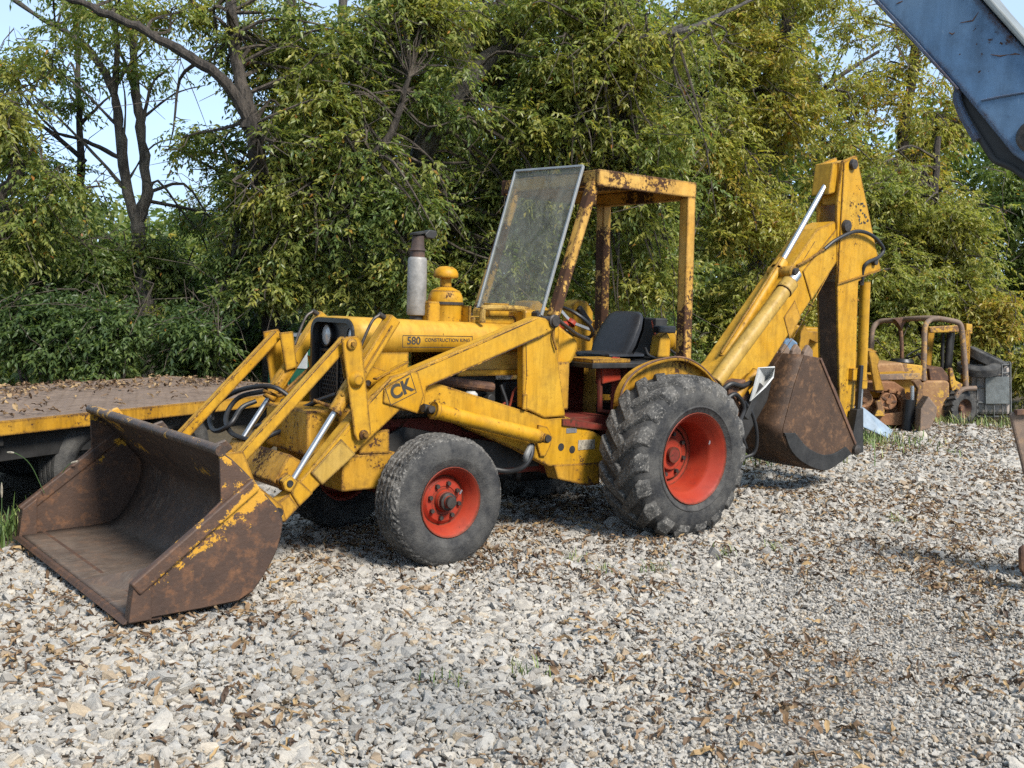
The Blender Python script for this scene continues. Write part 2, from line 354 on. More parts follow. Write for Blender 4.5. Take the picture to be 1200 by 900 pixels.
# ---- crushed limestone: instanced stones on the sheet
def hull(pts):
    bm = bmesh.new()
    for p in pts: bm.verts.new(p)
    r = bmesh.ops.convex_hull(bm, input=bm.verts)
    bmesh.ops.delete(bm, geom=list({g for g in r['geom_interior'] + r['geom_unused'] if isinstance(g, bmesh.types.BMVert)}), context='VERTS')
    me = bpy.data.meshes.new('stone'); bm.to_mesh(me); bm.free(); return me
ms, t, b, o = newmat('limestone')
oi = N(t, 'ObjectInfo')
c = ramp(t, oi.outputs['Random'], [(0, (.25, .235, .215)), (.15, (.35, .335, .312)), (.42, (.395, .378, .350)), (.60, (.43, .405, .365)), (.74, (.37, .365, .355)), (.88, (.46, .435, .39)), (.95, (.38, .31, .225)), (1, (.26, .195, .135))])
v = objvec(t)
c = mixc(t, ramp(t, noise(t, 1.6, 6, .7, v), [(.36, (0, 0, 0)), (.7, (1, 1, 1))]), mixc(t, 1.0, c, (.74, .72, .70), 'MULTIPLY'), mixc(t, 1.0, c, (1.10, 1.06, .99), 'MULTIPLY'))
t.links.new(c, b.inputs['Base Color']); b.inputs['Roughness'].default_value = .85; b.inputs['Specular IOR Level'].default_value = .25
bump(t, b, noise(t, 5, 6, .7, v), .4, .15)
stones = bpy.data.collections.new('stone_kinds')
for k in range(12):
    r = np.random.default_rng(100 + k); p = r.normal(size=(15, 3)); p /= np.linalg.norm(p, axis=1)[:, None]
    p *= r.uniform(.75, 1.1, (15, 1)) * np.array([1.0, r.uniform(.68, .95), r.uniform(.52, .80)])
    me = hull([tuple(q) for q in p]); me.materials.append(ms); stones.objects.link(bpy.data.objects.new('stone_kind', me))
ml, t, b, o = newmat('dry_leaf')
oi = N(t, 'ObjectInfo')
c = ramp(t, oi.outputs['Random'], [(0, (.045, .025, .014)), (.30, (.10, .058, .028)), (.6, (.165, .100, .050)), (.85, (.23, .155, .08)), (1, (.29, .19, .08))])
t.links.new(c, b.inputs['Base Color']); b.inputs['Roughness'].default_value = .75
leaves = bpy.data.collections.new('leaf_kinds')
for k in range(6):
    r = random.Random(k); n = 5; vs = []
    for i in range(n):
        tt = i / (n - 1); wd = math.sin(math.pi * (tt * .92 + .05)) * .26; cu = .22 * r.uniform(-.4, 1) * math.sin(math.pi * tt) + r.uniform(-.03, .05); fold = r.uniform(.02, .16)
        vs += [(tt - .5, -wd, cu + fold), (tt - .5, r.uniform(-.04, .04), cu), (tt - .5, wd, cu + fold * r.uniform(.2, 1.2))]
    fs = [q for i in range(n - 1) for q in ((i * 3, i * 3 + 1, i * 3 + 4, i * 3 + 3), (i * 3 + 1, i * 3 + 2, i * 3 + 5, i * 3 + 4))]
    me = bpy.data.meshes.new('leaf_kind'); me.from_pydata(vs, [], fs); me.materials.append(ml); leaves.objects.link(bpy.data.objects.new('leaf_kind', me))
def scatter(name, pts, rot, scl, coll, mat, label, cat, n_kinds):
    me = bpy.data.meshes.new(name); me.vertices.add(len(pts)); me.vertices.foreach_set('co', pts.astype(np.float32).ravel())
    a = me.attributes.new('rot', 'FLOAT_VECTOR', 'POINT'); a.data.foreach_set('vector', rot.astype(np.float32).ravel())
    a = me.attributes.new('scl', 'FLOAT_VECTOR', 'POINT'); a.data.foreach_set('vector', scl.astype(np.float32).ravel())
    a = me.attributes.new('pick', 'INT', 'POINT'); a.data.foreach_set('value', np.random.default_rng(3).integers(0, n_kinds, len(pts)).astype(np.int32))
    me.update(); ob = link(bpy.data.objects.new(name, me)); tag(ob, label, cat, kind='stuff')
    g = bpy.data.node_groups.new(name, 'GeometryNodeTree')
    g.interface.new_socket('Geometry', in_out='INPUT', socket_type='NodeSocketGeometry'); g.interface.new_socket('Geometry', in_out='OUTPUT', socket_type='NodeSocketGeometry')
    i, o_ = g.nodes.new('NodeGroupInput'), g.nodes.new('NodeGroupOutput')
    ip = g.nodes.new('GeometryNodeInstanceOnPoints'); ci = g.nodes.new('GeometryNodeCollectionInfo')
    ci.inputs['Collection'].default_value = coll; ci.inputs['Separate Children'].default_value = True; ci.inputs['Reset Children'].default_value = True
    def at(n, ty):
        q = g.nodes.new('GeometryNodeInputNamedAttribute'); q.data_type = ty; q.inputs['Name'].default_value = n
        return [s for s in q.outputs if s.enabled and s.name == 'Attribute'][0]
    g.links.new(i.outputs[0], ip.inputs['Points']); g.links.new(ci.outputs[0], ip.inputs['Instance']); ip.inputs['Pick Instance'].default_value = True
    g.links.new(at('pick', 'INT'), ip.inputs['Instance Index']); g.links.new(at('rot', 'FLOAT_VECTOR'), ip.inputs['Rotation']); g.links.new(at('scl', 'FLOAT_VECTOR'), ip.inputs['Scale'])
    g.links.new(ip.outputs[0], o_.inputs[0])
    md = ob.modifiers.new('scatter', 'NODES'); md.node_group = g; return ob
def in_view(x, y, m=.9): return np.abs(x) < .50 * y + m
def field(y0, y1, cell):
    xs = np.arange(-.5 * y1 - 1, .5 * y1 + 1, cell); ys = np.arange(y0, y1, cell); X, Y = np.meshgrid(xs, ys)
    X = X + rng.uniform(-.55, .55, X.shape) * cell; Y = Y + rng.uniform(-.55, .55, Y.shape) * cell
    x, y = X.ravel(), Y.ravel(); k = in_view(x, y); return x[k], y[k]
def edge_ok(x, y):
    n = .25 * np.sin(y * 3.1) + .2 * np.sin(x * 2.3 + y)
    return soil_at(x, y) < n * .6
PX, PY, PS = [], [], []
for y0, y1, cell, size in ((2.4, 6.2, .0325, .0268), (6.2, 9.0, .035, .0265), (9.0, 12.5, .042, .031), (12.5, 18.0, .050, .035)):
    x, y = field(y0, y1, cell); k = edge_ok(x, y); x, y = x[k], y[k]
    PX.append(x); PY.append(y); PS.append(size * np.exp(rng.normal(0, .30, len(x))))
x, y, s = map(np.concatenate, (PX, PY, PS)); n = len(x)
worn = np.exp(-(((x - .42 * y + .35 + .15 * np.sin(y * 2)) / .95) ** 2)) * np.clip((8.5 - y) / 3, 0, 1)         # the wheel track at the right, driven fine
s = s * (1 - .56 * worn)
z = gz(x, y) + s * .12 + rng.uniform(-.008, .006, n)
rot = np.stack([rng.normal(0, .35, n), rng.normal(0, .35, n), rng.uniform(0, 6.28, n)], -1)
scl = np.stack([s * rng.uniform(.85, 1.35, n), s * rng.uniform(.8, 1.1, n), s * rng.uniform(.8, 1.15, n)], -1)
scatter('gravel', np.stack([x, y, z], -1), rot, scl, stones, ms, 'pale grey crushed stone covering the yard', 'gravel', 12)
print('stones', n)
# fines between the stones
x, y = field(2.8, 8.5, .030); k = edge_ok(x, y); x, y = x[k], y[k]; n = len(x); s = rng.uniform(.005, .013, n)
scatter('gravel_fines', np.stack([x, y, gz(x, y) + .004 + rng.uniform(0, .016, n)], -1), rng.uniform(0, 6.28, (n, 3)), np.stack([s, s, s], -1), stones, ms, 'small chips and dust between the crushed stones', 'gravel', 12)
# dry leaves, drifted in patches
def fld(x, y): return np.sin(x * 1.9 + 1.3 * np.sin(y * .8)) * np.sin(y * 1.6 + np.sin(x * 1.1)) + .7 * np.sin(x * 4.3 + y * 2.2) * np.sin(y * 3.9 - x * 1.7)
n0 = 90000; y = 3.0 + 14.5 * rng.random(n0) ** .8; x = (rng.random(n0) * 2 - 1) * (.50 * y + .9)
dens = np.clip(.14 - .16 * (y < 4.6) + .36 * fld(x, y) + .10 * (x > 0) + .16 * (y > 6.2) + .25 * ((x < -1.0) & (y < 5.6) & (y > 4.2)), .03, 1)
k = (rng.random(n0) < dens * .60) & edge_ok(x, y); x, y = x[k], y[k]; n = len(x)
s = rng.uniform(.04, .085, n)
rot = np.stack([rng.normal(0, .5, n), rng.normal(0, .4, n), rng.uniform(0, 6.28, n)], -1)
scl = np.stack([s, s * rng.uniform(.35, .75, n), s], -1)
scatter('leaf_litter', np.stack([x, y, gz(x, y) + .020 + rng.uniform(0, .012, n)], -1), rot, scl, leaves, ml, 'dry brown leaves drifted over the gravel', 'leaf litter', 6)
print('litter', n)

# ---- grass
mg, t, b, o = newmat('grass_blade'); at_ = N(t, 'Attribute', attribute_name='tint')
t.links.new(ramp(t, at_.outputs['Fac'], [(0, (.030, .062, .014)), (.5, (.075, .125, .025)), (.85, (.17, .19, .05)), (1, (.30, .25, .11))]), b.inputs['Base Color']); b.inputs['Roughness'].default_value = .6
def grass(name, x, y, h, label, seed, spread=.6, tint=(.1, .8), wd=.006, z0=None):
    r = np.random.default_rng(seed); n = len(x); a = r.uniform(0, 6.28, n); d = np.stack([np.cos(a), np.sin(a)], -1)
    hh = h * r.uniform(.45, 1.15, n); ln = r.uniform(.1, 1.0, n) * spread
    vs = np.zeros((n, 7, 3)); q = np.stack([-d[:, 1], d[:, 0]], -1); zz = gz(x, y) if z0 is None else z0
    for i, tt in enumerate((0, .45, .8, 1.0)):
        cx = x + d[:, 0] * hh * ln * tt ** 1.9; cy = y + d[:, 1] * hh * ln * tt ** 1.9; cz = zz + hh * (tt - .42 * ln * tt ** 2.6) - .01
        wv = wd * (1 - .5 * tt)
        if i < 3:
            vs[:, i * 2] = np.stack([cx - q[:, 0] * wv, cy - q[:, 1] * wv, cz], -1); vs[:, i * 2 + 1] = np.stack([cx + q[:, 0] * wv, cy + q[:, 1] * wv, cz], -1)
        else: vs[:, 6] = np.stack([cx, cy, cz], -1)
    base = np.arange(n)[:, None] * 7
    fs = (base + np.array([0, 1, 3, 0, 3, 2, 2, 3, 5, 2, 5, 4, 4, 5, 6])).ravel()
    ti = np.repeat(r.uniform(*tint, n), 7)
    me = fast_mesh(name, vs.reshape(-1, 3), fs, 3, mg, {'tint': ti}); return tag(link(bpy.data.objects.new(name, me)), label, 'grass', kind='stuff')
def blob(cx, cy, rx, ry, n, seed):
    r = np.random.default_rng(seed); return cx + r.normal(0, rx, n), cy + r.normal(0, ry, n)
x, y = blob(-3.55, 6.6, .16, .35, 900, 1); k = x < -3.30 + .3 * (6.6 - y).clip(0, 1); x, y = x[k], y[k]; grass('grass', x, y, .26, 'green grass beside the lowered front bucket at the trailer', 1, .8)
x, y = np.random.default_rng(2).uniform(4.0, 12, 5200), np.random.default_rng(3).normal(17.6, .5, 5200); grass('grass', x, y, .26, 'uncut grass along the far edge of the gravel', 2, .8, (.3, 1.0), .010)
x, y = blob(4.35, 14.3, .55, .55, 1500, 4); grass('grass', x, y, .20, 'grass patch behind the digging bucket', 3, .9, (.35, 1.0), .008)
x, y = blob(7.9, 16.5, .8, .25, 260, 5); grass('grass', x, y, .24, 'tall dry grass round the forklift wheel', 4, .8, (.5, 1.0), .008)
x, y = blob(2.75, 12.6, .5, .5, 1400, 8); grass('grass', x, y, .30, 'tall grass behind the big rear tyre', 6, .8, (.3, .95), .008)
tx_ = np.concatenate([blob(cx, cy, .05, .05, 26, 50 + i)[0] for i, (cx, cy) in enumerate(((.65, 6.6), (.45, 6.9), (.95, 6.7), (1.5, 7.15), (.1, 4.75), (4.0, 12.9), (-.25, 4.5), (3.2, 8.6), (1.9, 7.35), (5.6, 13.2)))])
ty_ = np.concatenate([blob(cx, cy, .05, .05, 26, 50 + i)[1] for i, (cx, cy) in enumerate(((.65, 6.6), (.45, 6.9), (.95, 6.7), (1.5, 7.15), (.1, 4.75), (4.0, 12.9), (-.25, 4.5), (3.2, 8.6), (1.9, 7.35), (5.6, 13.2)))])
grass('grass', tx_, ty_, .10, 'small weed tufts sprouting through the gravel', 5, .8, (.3, .9), .004)

# ================================================================== trees and bushes
def leaf_mat(name, stops, trans=.5, rough=.36):
    m, t, b, o = newmat(name)
    at = N(t, 'Attribute', attribute_name='tint')
    col = ramp(t, at.outputs['Fac'], stops)
    t.links.new(col, b.inputs['Base Color']); b.inputs['Roughness'].default_value = rough; b.inputs['Specular IOR Level'].default_value = .35
    tr = N(t, 'BsdfTranslucent'); ms_ = N(t, 'MixShader'); ms_.inputs['Fac'].default_value = trans
    t.links.new(mixc(t, 1.0, col, (1.15, 1.25, .65), 'MULTIPLY'), tr.inputs['Color'])
    t.links.new(b.outputs[0], ms_.inputs[1]); t.links.new(tr.outputs[0], ms_.inputs[2]); t.links.new(ms_.outputs[0], o.inputs['Surface']); return m
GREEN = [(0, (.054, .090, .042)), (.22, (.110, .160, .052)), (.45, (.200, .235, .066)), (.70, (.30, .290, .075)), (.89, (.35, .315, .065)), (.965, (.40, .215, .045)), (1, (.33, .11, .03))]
LEAF = leaf_mat('leaf', GREEN)
def bark_mat(name, c, c2):
    m, t, b, o = newmat(name); v = objvec(t, scale=(1, 1, .22))
    f = noise(t, 22, 8, .7, v)
    lich = ramp(t, noise(t, 3.5, 6, .7, objvec(t)), [(.50, (0, 0, 0)), (.70, (.7, .7, .7))])
    t.links.new(mixc(t, lich, mixc(t, ramp(t, f, [(.40, (0, 0, 0)), (.60, (1, 1, 1))]), c, c2), tuple(q * 1.5 for q in c2)), b.inputs['Base Color']); b.inputs['Roughness'].default_value = .9
    bump(t, b, f, 1.0, .07); return m
BARK = bark_mat('bark', (.018, .014, .011), (.070, .056, .044)); BARK2 = bark_mat('grey_bark', (.030, .026, .022), (.10, .088, .072))
TW = bark_mat('twig_bark', (.035, .026, .018), (.11, .088, .066))

def unit(a): return a / (np.linalg.norm(a, axis=-1, keepdims=True) + 1e-9)
def spray_mesh(name, P, D, r, mat, ln=.10, per=9, sl=.30, tint=(.1, .7), wid=.42, hot=.03, lumpf=1.1):
    """leafy twigs: at every P a twig along D with 'per' folded leaflets on both sides"""
    n = len(P)
    tcl = .5 + .5 * np.sin(P[:, 0] * 1.7 * lumpf + 1.3 * np.sin(P[:, 2] * 1.9)) * np.sin(P[:, 2] * 2.1 * lumpf + P[:, 1] * 1.1)       # whole boughs differ in colour
    base = tint[0] + (tint[1] - tint[0]) * np.clip(.55 * tcl + .45 * r.random(n) + r.normal(0, .15, n), 0, 1)
    k = np.arange(per); s = (k // 2 + .6) / (per / 2 + .3); side = np.where(k % 2 == 0, 1., -1.)
    D = unit(D); upv = np.array([0, 0, 1.]); Sd = unit(np.cross(D, upv) + 1e-4)
    B = P[:, None] + D[:, None] * (s * sl)[None, :, None]
    B[..., 2] -= (s ** 2 * sl * .18)[None, :]
    L = D[:, None] * .75 + Sd[:, None] * side[None, :, None] * .72 + r.normal(0, .42, (n, per, 3)); L[..., 2] -= .34
    L = unit(L); l = ln * r.uniform(.65, 1.2, (n, per, 1))
    Wd = unit(np.cross(L, upv + r.normal(0, .6, (n, per, 3)))); Nn = np.cross(Wd, L)
    w_ = l * wid * .5
    a = B; c = B + L * l; c[..., 2] -= l[..., 0] * .16
    m_ = B + L * l * .45
    b_ = m_ + Wd * w_ + Nn * w_ * .35; d = m_ - Wd * w_ + Nn * w_ * .35
    vs = np.stack([a, b_, c, d], 2).reshape(-1, 3)
    ti = np.clip(base[:, None] + r.normal(0, .07, (n, per)), 0, .93); h = r.random((n, per)) < hot; ti[h] = r.uniform(.86, 1.0, h.sum())
    ti = np.repeat(ti.ravel(), 4)
    q = np.arange(n * per)[:, None] * 4; fs = (q + np.array([0, 1, 2, 0, 2, 3])).ravel()
    return fast_mesh(name, vs, fs, 3, mat, {'tint': ti})
def jitter_path(pts, r, amp=.05, n=5):
    out = catmull(pts, n)
    return [p + Vector(r.normal(0, amp, 3)) if 0 < i < len(out) - 1 else p for i, p in enumerate(out)]
TRI = [0]
def tree(name, label, limbs, clumps, seed, mat=LEAF, bark=BARK, tint=(.1, .7), ln=.078, per=11, sl=.30, cat='tree', group=None, hot=.03, twigs=40, bare=0.0, droop=.24):
    """limbs: [(points, radii)] - the first is the trunk; clumps: [(centre, (rx, ry, rz), sprays)]"""
    r = np.random.default_rng(seed); base = limbs[0][0][0]
    root = empty(name, tuple(base), 0, label, cat, group); off = Vector(base)
    paths = []
    for i, (pts, rad) in enumerate(limbs):
        p = jitter_path(pts, r, rad[0] * .10); m = len(p)
        rr = [(rad[0] + (rad[1] - rad[0]) * k / (m - 1)) * (1 + .10 * r.normal()) for k in range(m)]
        if i == 0: rr[0] *= 1.35; rr[1] *= 1.12
        MB().tube([q - off for q in p], rr, 10 if rad[0] > .06 else 7).build('trunk' if i == 0 else 'limb', bark, root)
        paths.append((p, rr))
    P, D = [], []; tw = MB()
    for c, rad, n in clumps:
        c = np.array(c, float); rad = np.array(rad if isinstance(rad, (tuple, list)) else (rad,) * 3, float)
        n = int(n * 1.12); q = unit(r.normal(size=(n, 3))) * (r.random((n, 1)) ** .5); pos = c + q * rad
        # gather into boughs so that gaps open between them
        nb = max(3, n // 34); cb = c + unit(r.normal(size=(nb, 3))) * (r.random((nb, 1)) ** .45) * rad * .95
        j = r.integers(0, nb, n); pos = cb[j] * .72 + pos * .28 + r.normal(0, .10, (n, 3)) * rad.mean(); pos[:, 2] = cb[j][:, 2] + (pos[:, 2] - cb[j][:, 2]) * .62
        d = unit(q + .6 * unit(pos - cb[j])) * .8 + r.normal(0, .4, (n, 3)); d[:, 2] = d[:, 2] * .6 - droop
        P.append(pos); D.append(d)
        # branches from the nearest limb to the boughs
        allp = [(v, rr[k]) for p, rr in paths for k, v in enumerate(p)]
        for t_ in range(min(nb, twigs)):
            g = Vector(cb[t_]); v, r0 = min(allp, key=lambda a: (a[0] - g).length)
            if (v - g).length > 3.2: v = g + Vector(r.normal(0, .5, 3)) + Vector((0, 0, -.5)); r0 = .02
            mid = (v + g) / 2 + Vector(r.normal(0, .14, 3)) + Vector((0, 0, .12)); e = g + (g - v).normalized() * .25 + Vector((0, 0, -.10))
            s0 = min(.028, r0 * .5)
            tw.tube([q_ - off for q_ in catmull([v, mid, g, e], 3)], [s0 + (.004 - s0) * k / 9 for k in range(10)], 5, cap=False)
            for _ in range(3):
                f = mid.lerp(g, r.random()); h = f + Vector(r.normal(0, .32, 3)) + Vector((0, 0, -.12))
                tw.tube([q_ - off for q_ in (f, (f + h) / 2 + Vector(r.normal(0, .05, 3)), h)], [.008, .006, .003], 4, cap=False)
    if tw.v:
        o = tw.build('branches', TW, root); o['kind'] = 'stuff'
    P = np.concatenate(P) - np.array(off); D = np.concatenate(D)
    me = spray_mesh('crown', P, D, r, mat, ln, per, sl, tint, hot=hot)
    TRI[0] += len(P) * per * 2
    link(bpy.data.objects.new('crown', me), root)['kind'] = 'stuff'
    return root

# -- the big tree with the limb arching to the left
tree('tall_tree', 'big broad tree with a thick dark limb arching up to the left over the trailer',
     [([(-3.077, 13.600, 0.521), (-3.179, 13.800, 1.344), (-3.214, 13.400, 2.751), (-3.163, 12.800, 3.513), (-3.298, 12.900, 4.032), (-3.486, 13.000, 4.656), (-3.627, 13.200, 5.925)], (.135, .06)),
      ([(-3.185, 12.800, 3.563), (-3.328, 12.700, 3.973), (-3.577, 12.600, 4.283), (-3.980, 12.600, 4.526), (-4.333, 12.600, 4.712), (-4.834, 12.600, 4.931), (-5.385, 12.600, 5.139)], (.082, .04)),
      ([(-3.360, 14.000, 2.910), (-3.115, 14.200, 3.949), (-3.118, 14.300, 4.975), (-3.081, 14.400, 6.337)], (.13, .07)),
      ([(-3.305, 14.000, 2.240), (-2.405, 13.200, 2.969), (-1.651, 13.000, 3.590), (-1.359, 13.000, 4.416)], (.09, .03)),
      ([(-3.380, 14.000, 1.900), (-3.058, 14.600, 2.276), (-2.413, 14.600, 2.413)], (.07, .03))],
     [((-3.052, 13.600, 4.811), (1.1, 1.0, 1.0), 700), ((-2.420, 13.200, 3.804), (1.1, .9, 1.0), 900), ((-2.903, 13.300, 2.858), (.75, .8, .85), 700), ((-2.045, 13.400, 4.690), (1.1, 1.0, 1.1), 800),
      ((-1.767, 13.200, 2.883), (1.0, .9, .9), 850), ((-0.954, 13.200, 4.264), (.8, .4, .4), 130), ((-2.858, 13.400, 2.010), (.75, .7, .7), 520), ((-1.799, 13.600, 1.940), (1.0, .8, .7), 620), ((-3.777, 13.600, 3.829), (.4, .4, .4), 45), ((-3.957, 13.400, 3.685), (.5, .6, .3), 55),
      ((-4.609, 13.400, 5.133), (1.0, .7, .35), 120), ((-5.589, 13.200, 5.101), (1.0, .7, .35), 110), ((-3.840, 13.500, 5.236), (.6, .7, .35), 110), ((-4.240, 13.800, 3.630), (.35, .4, .22), 40), ((-3.793, 13.800, 3.261), (.30, .4, .35), 60), ((-3.560, 13.800, 2.333), (.35, .4, .7), 200),
      ((-1.208, 13.400, 5.341), (1.2, .9, .8), 600)],
     1, tint=(.18, .78), hot=.024)
# -- the leaning tree over the middle
tree('leaning_tree', 'leaning tree with a thick slanting double trunk behind the canopy of the backhoe',
     [([(-2.222, 15.600, 0.454), (-1.758, 15.300, 2.226), (-1.210, 13.900, 3.739), (-0.725, 13.800, 4.498), (-0.257, 14.500, 5.166), (0.296, 15.000, 6.291)], (.17, .11)),
      ([(-1.029, 13.650, 3.900), (-0.829, 13.800, 4.279), (-0.714, 14.000, 4.977), (-0.501, 14.000, 6.068)], (.13, .08)),
      ([(-0.670, 15.000, 4.805), (0.330, 14.400, 4.766), (1.199, 14.000, 5.036), (2.075, 14.000, 5.389)], (.09, .03)),
      ([(0.885, 15.000, 6.425), (1.182, 13.900, 5.249), (1.578, 13.500, 5.118), (2.033, 13.700, 5.257), (2.735, 14.600, 5.735), (3.435, 15.200, 6.214)], (.055, .02)),
      ([(-1.323, 15.200, 3.931), (-2.187, 15.200, 4.502), (-2.525, 15.300, 5.468), (-2.604, 15.300, 6.413)], (.10, .06))],
     [((-0.503, 14.800, 5.403), (1.2, .7, .9), 700), ((0.439, 14.000, 4.465), (1.2, .9, 1.0), 900), ((1.422, 14.000, 5.043), (1.2, 1.0, 1.0), 900), ((-0.556, 14.600, 3.402), (1.1, .8, 1.0), 800), ((0.627, 14.600, 3.090), (1.1, .9, 1.0), 800),
      ((1.727, 14.200, 3.650), (1.1, .9, 1.1), 900), ((-0.765, 14.800, 2.119), (1.0, .8, .8), 600), ((0.564, 15.000, 1.925), (1.0, .8, .8), 550), ((1.858, 14.800, 2.319), (1.0, .8, .9), 650), ((0.509, 14.000, 5.667), (1.3, 1.0, .8), 700), ((-1.601, 15.400, 4.558), (.9, .7, .8), 350)],
     2, tint=(.26, .84), hot=.024, bark=BARK2)
# -- the yellowing trees to the right
tree('yellowing_tree', 'tree with yellow-green leaves and drooping boughs between the canopy and the raised boom',
     [([(4.205, 18.500, 0.591), (4.179, 18.500, 2.683), (4.247, 18.300, 4.857), (4.494, 18.200, 6.696), (4.586, 18.000, 8.033)], (.18, .08)),
      ([(4.172, 18.400, 3.267), (2.982, 17.800, 5.015), (2.333, 17.500, 5.899)], (.08, .025)), ([(4.210, 18.400, 3.708), (3.557, 17.900, 5.331), (3.236, 17.600, 6.361)], (.07, .025)), ([(4.233, 18.400, 4.146), (5.010, 18.000, 5.396), (5.973, 18.000, 6.128)], (.07, .025))],
     [((3.237, 17.200, 6.123), (1.5, 1.1, 1.1), 900), ((3.002, 17.000, 4.469), (1.3, 1.1, 1.2), 900), ((4.427, 17.400, 5.259), (1.3, 1.1, 1.2), 800), ((3.783, 17.200, 3.297), (1.4, 1.1, 1.2), 900), ((3.479, 17.400, 1.770), (1.2, 1.0, 1.0), 700), ((4.774, 17.800, 1.954), (1.2, .9, 1.0), 600), ((4.540, 17.600, 6.810), (1.2, 1.0, .7), 330)],
     3, tint=(.50, .94), hot=.03, ln=.085)
tree('thin_crowned_tree', 'tall thin crowned tree turning brownish yellow behind the tip of the blue arm',
     [([(7.759, 22.000, 0.649), (7.715, 22.000, 2.957), (7.915, 22.000, 5.584), (7.992, 21.800, 7.429), (8.063, 21.800, 9.114)], (.17, .06)),
      ([(7.763, 22.000, 3.662), (6.476, 21.500, 4.948), (5.513, 21.500, 5.258)], (.06, .02)), ([(7.810, 22.000, 4.364), (8.421, 21.500, 5.517), (9.224, 21.400, 5.693)], (.06, .02))],
     [((6.978, 21.400, 6.128), (1.5, 1.2, 1.1), 420), ((7.995, 21.400, 4.812), (1.5, 1.2, 1.0), 520), ((6.428, 21.000, 4.543), (1.2, 1.0, 1.1), 520), ((7.681, 21.600, 7.033), (1.2, 1.0, 1.0), 260), ((6.733, 21.400, 7.455), (.9, 1.0, .7), 130), ((8.783, 21.600, 5.884), (1.0, 1.0, .9), 240)],
     4, tint=(.58, .97), hot=.12, ln=.09)
tree('green_tree', 'full green tree behind the dipper and the rusty forklift',
     [([(7.988, 20.500, 0.576), (7.961, 20.500, 2.401), (8.027, 20.500, 4.042), (8.039, 20.500, 5.178)], (.14, .05))],
     [((6.889, 19.800, 3.777), (1.3, 1.0, 1.1), 800), ((8.188, 19.800, 3.344), (1.3, 1.0, 1.1), 850), ((6.995, 19.400, 2.190), (1.3, 1.0, 1.0), 750), ((8.333, 19.600, 2.234), (1.1, .9, .9), 550), ((6.146, 19.800, 2.805), (1.1, .9, 1.1), 500), ((6.394, 19.800, 1.217), (1.1, .9, .9), 450)],
     5, tint=(.42, .86), hot=.02, ln=.085)
tree('dark_tree', 'dark green tree at the far right below the blue arm',
     [([(12.466, 25.000, 0.622), (12.328, 25.000, 2.639), (12.306, 25.000, 4.438)], (.16, .08))],
     [((11.654, 24.500, 4.565), (1.5, 1.0, 1.1), 600), ((12.351, 24.500, 3.022), (1.4, 1.0, 1.2), 800), ((11.883, 24.800, 1.822), (1.0, .9, .9), 450), ((13.448, 24.500, 4.231), (1.5, 1.0, 1.8), 500)],
     6, tint=(.12, .55), ln=.12)
# -- slender trees against the sky at the left
tree('forked_tree', 'slender tree forking into two bare grey stems against the sky behind the trailer',
     [([(-4.935, 14.500, 0.428), (-5.010, 14.500, 1.275), (-5.133, 14.500, 2.207), (-5.182, 14.500, 2.646), (-5.067, 14.500, 3.078), (-5.153, 14.500, 3.936), (-5.237, 14.500, 4.560), (-5.299, 14.400, 6.048)], (.13, .045)),
      ([(-5.169, 14.500, 2.577), (-5.323, 14.500, 3.070), (-5.405, 14.400, 3.912), (-5.461, 14.300, 4.399), (-5.786, 14.200, 4.925), (-6.418, 14.100, 5.320), (-6.926, 14.000, 5.657)], (.085, .025)),
      ([(-5.438, 14.300, 4.344), (-5.406, 14.300, 5.127), (-5.579, 14.300, 5.898)], (.045, .02)),
      ([(-5.141, 14.500, 3.937), (-4.971, 14.400, 4.491), (-4.710, 14.300, 4.702)], (.03, .008)), ([(-5.323, 14.500, 3.070), (-5.751, 14.400, 3.560), (-6.283, 14.300, 4.093), (-6.692, 14.200, 4.453)], (.03, .008)), ([(-5.405, 14.400, 3.912), (-5.940, 14.300, 4.441), (-6.408, 14.200, 4.739)], (.022, .007)), ([(-5.153, 14.500, 4.050), (-4.660, 14.400, 4.388), (-4.258, 14.400, 4.513)], (.02, .006)), ([(-5.347, 14.500, 3.184), (-5.012, 14.600, 3.727), (-4.428, 14.600, 3.860)], (.018, .006)), ([(-5.438, 14.300, 4.400), (-5.108, 14.200, 4.890), (-4.941, 14.200, 5.337)], (.022, .008)), ([(-5.369, 14.400, 3.458), (-5.289, 14.300, 4.236), (-5.394, 14.300, 4.793)], (.02, .007)), ([(-5.212, 14.500, 4.277), (-5.425, 14.600, 4.861), (-5.717, 14.600, 5.193)], (.035, .012))],
     [((-5.560, 14.200, 4.876), (.9, .7, .5), 75), ((-4.881, 14.200, 4.786), (.6, .6, .4), 45), ((-6.239, 14.200, 4.744), (.8, .6, .4), 70), ((-5.051, 14.400, 2.204), (.35, .35, .6), 90), ((-5.012, 14.300, 1.510), (.3, .3, .4), 50), ((-4.657, 14.800, 2.709), (.5, .5, .2), 50), ((-5.448, 14.200, 5.322), (.9, .7, .35), 80)],
     7, tint=(.12, .6), bark=BARK2, hot=.03, twigs=16)
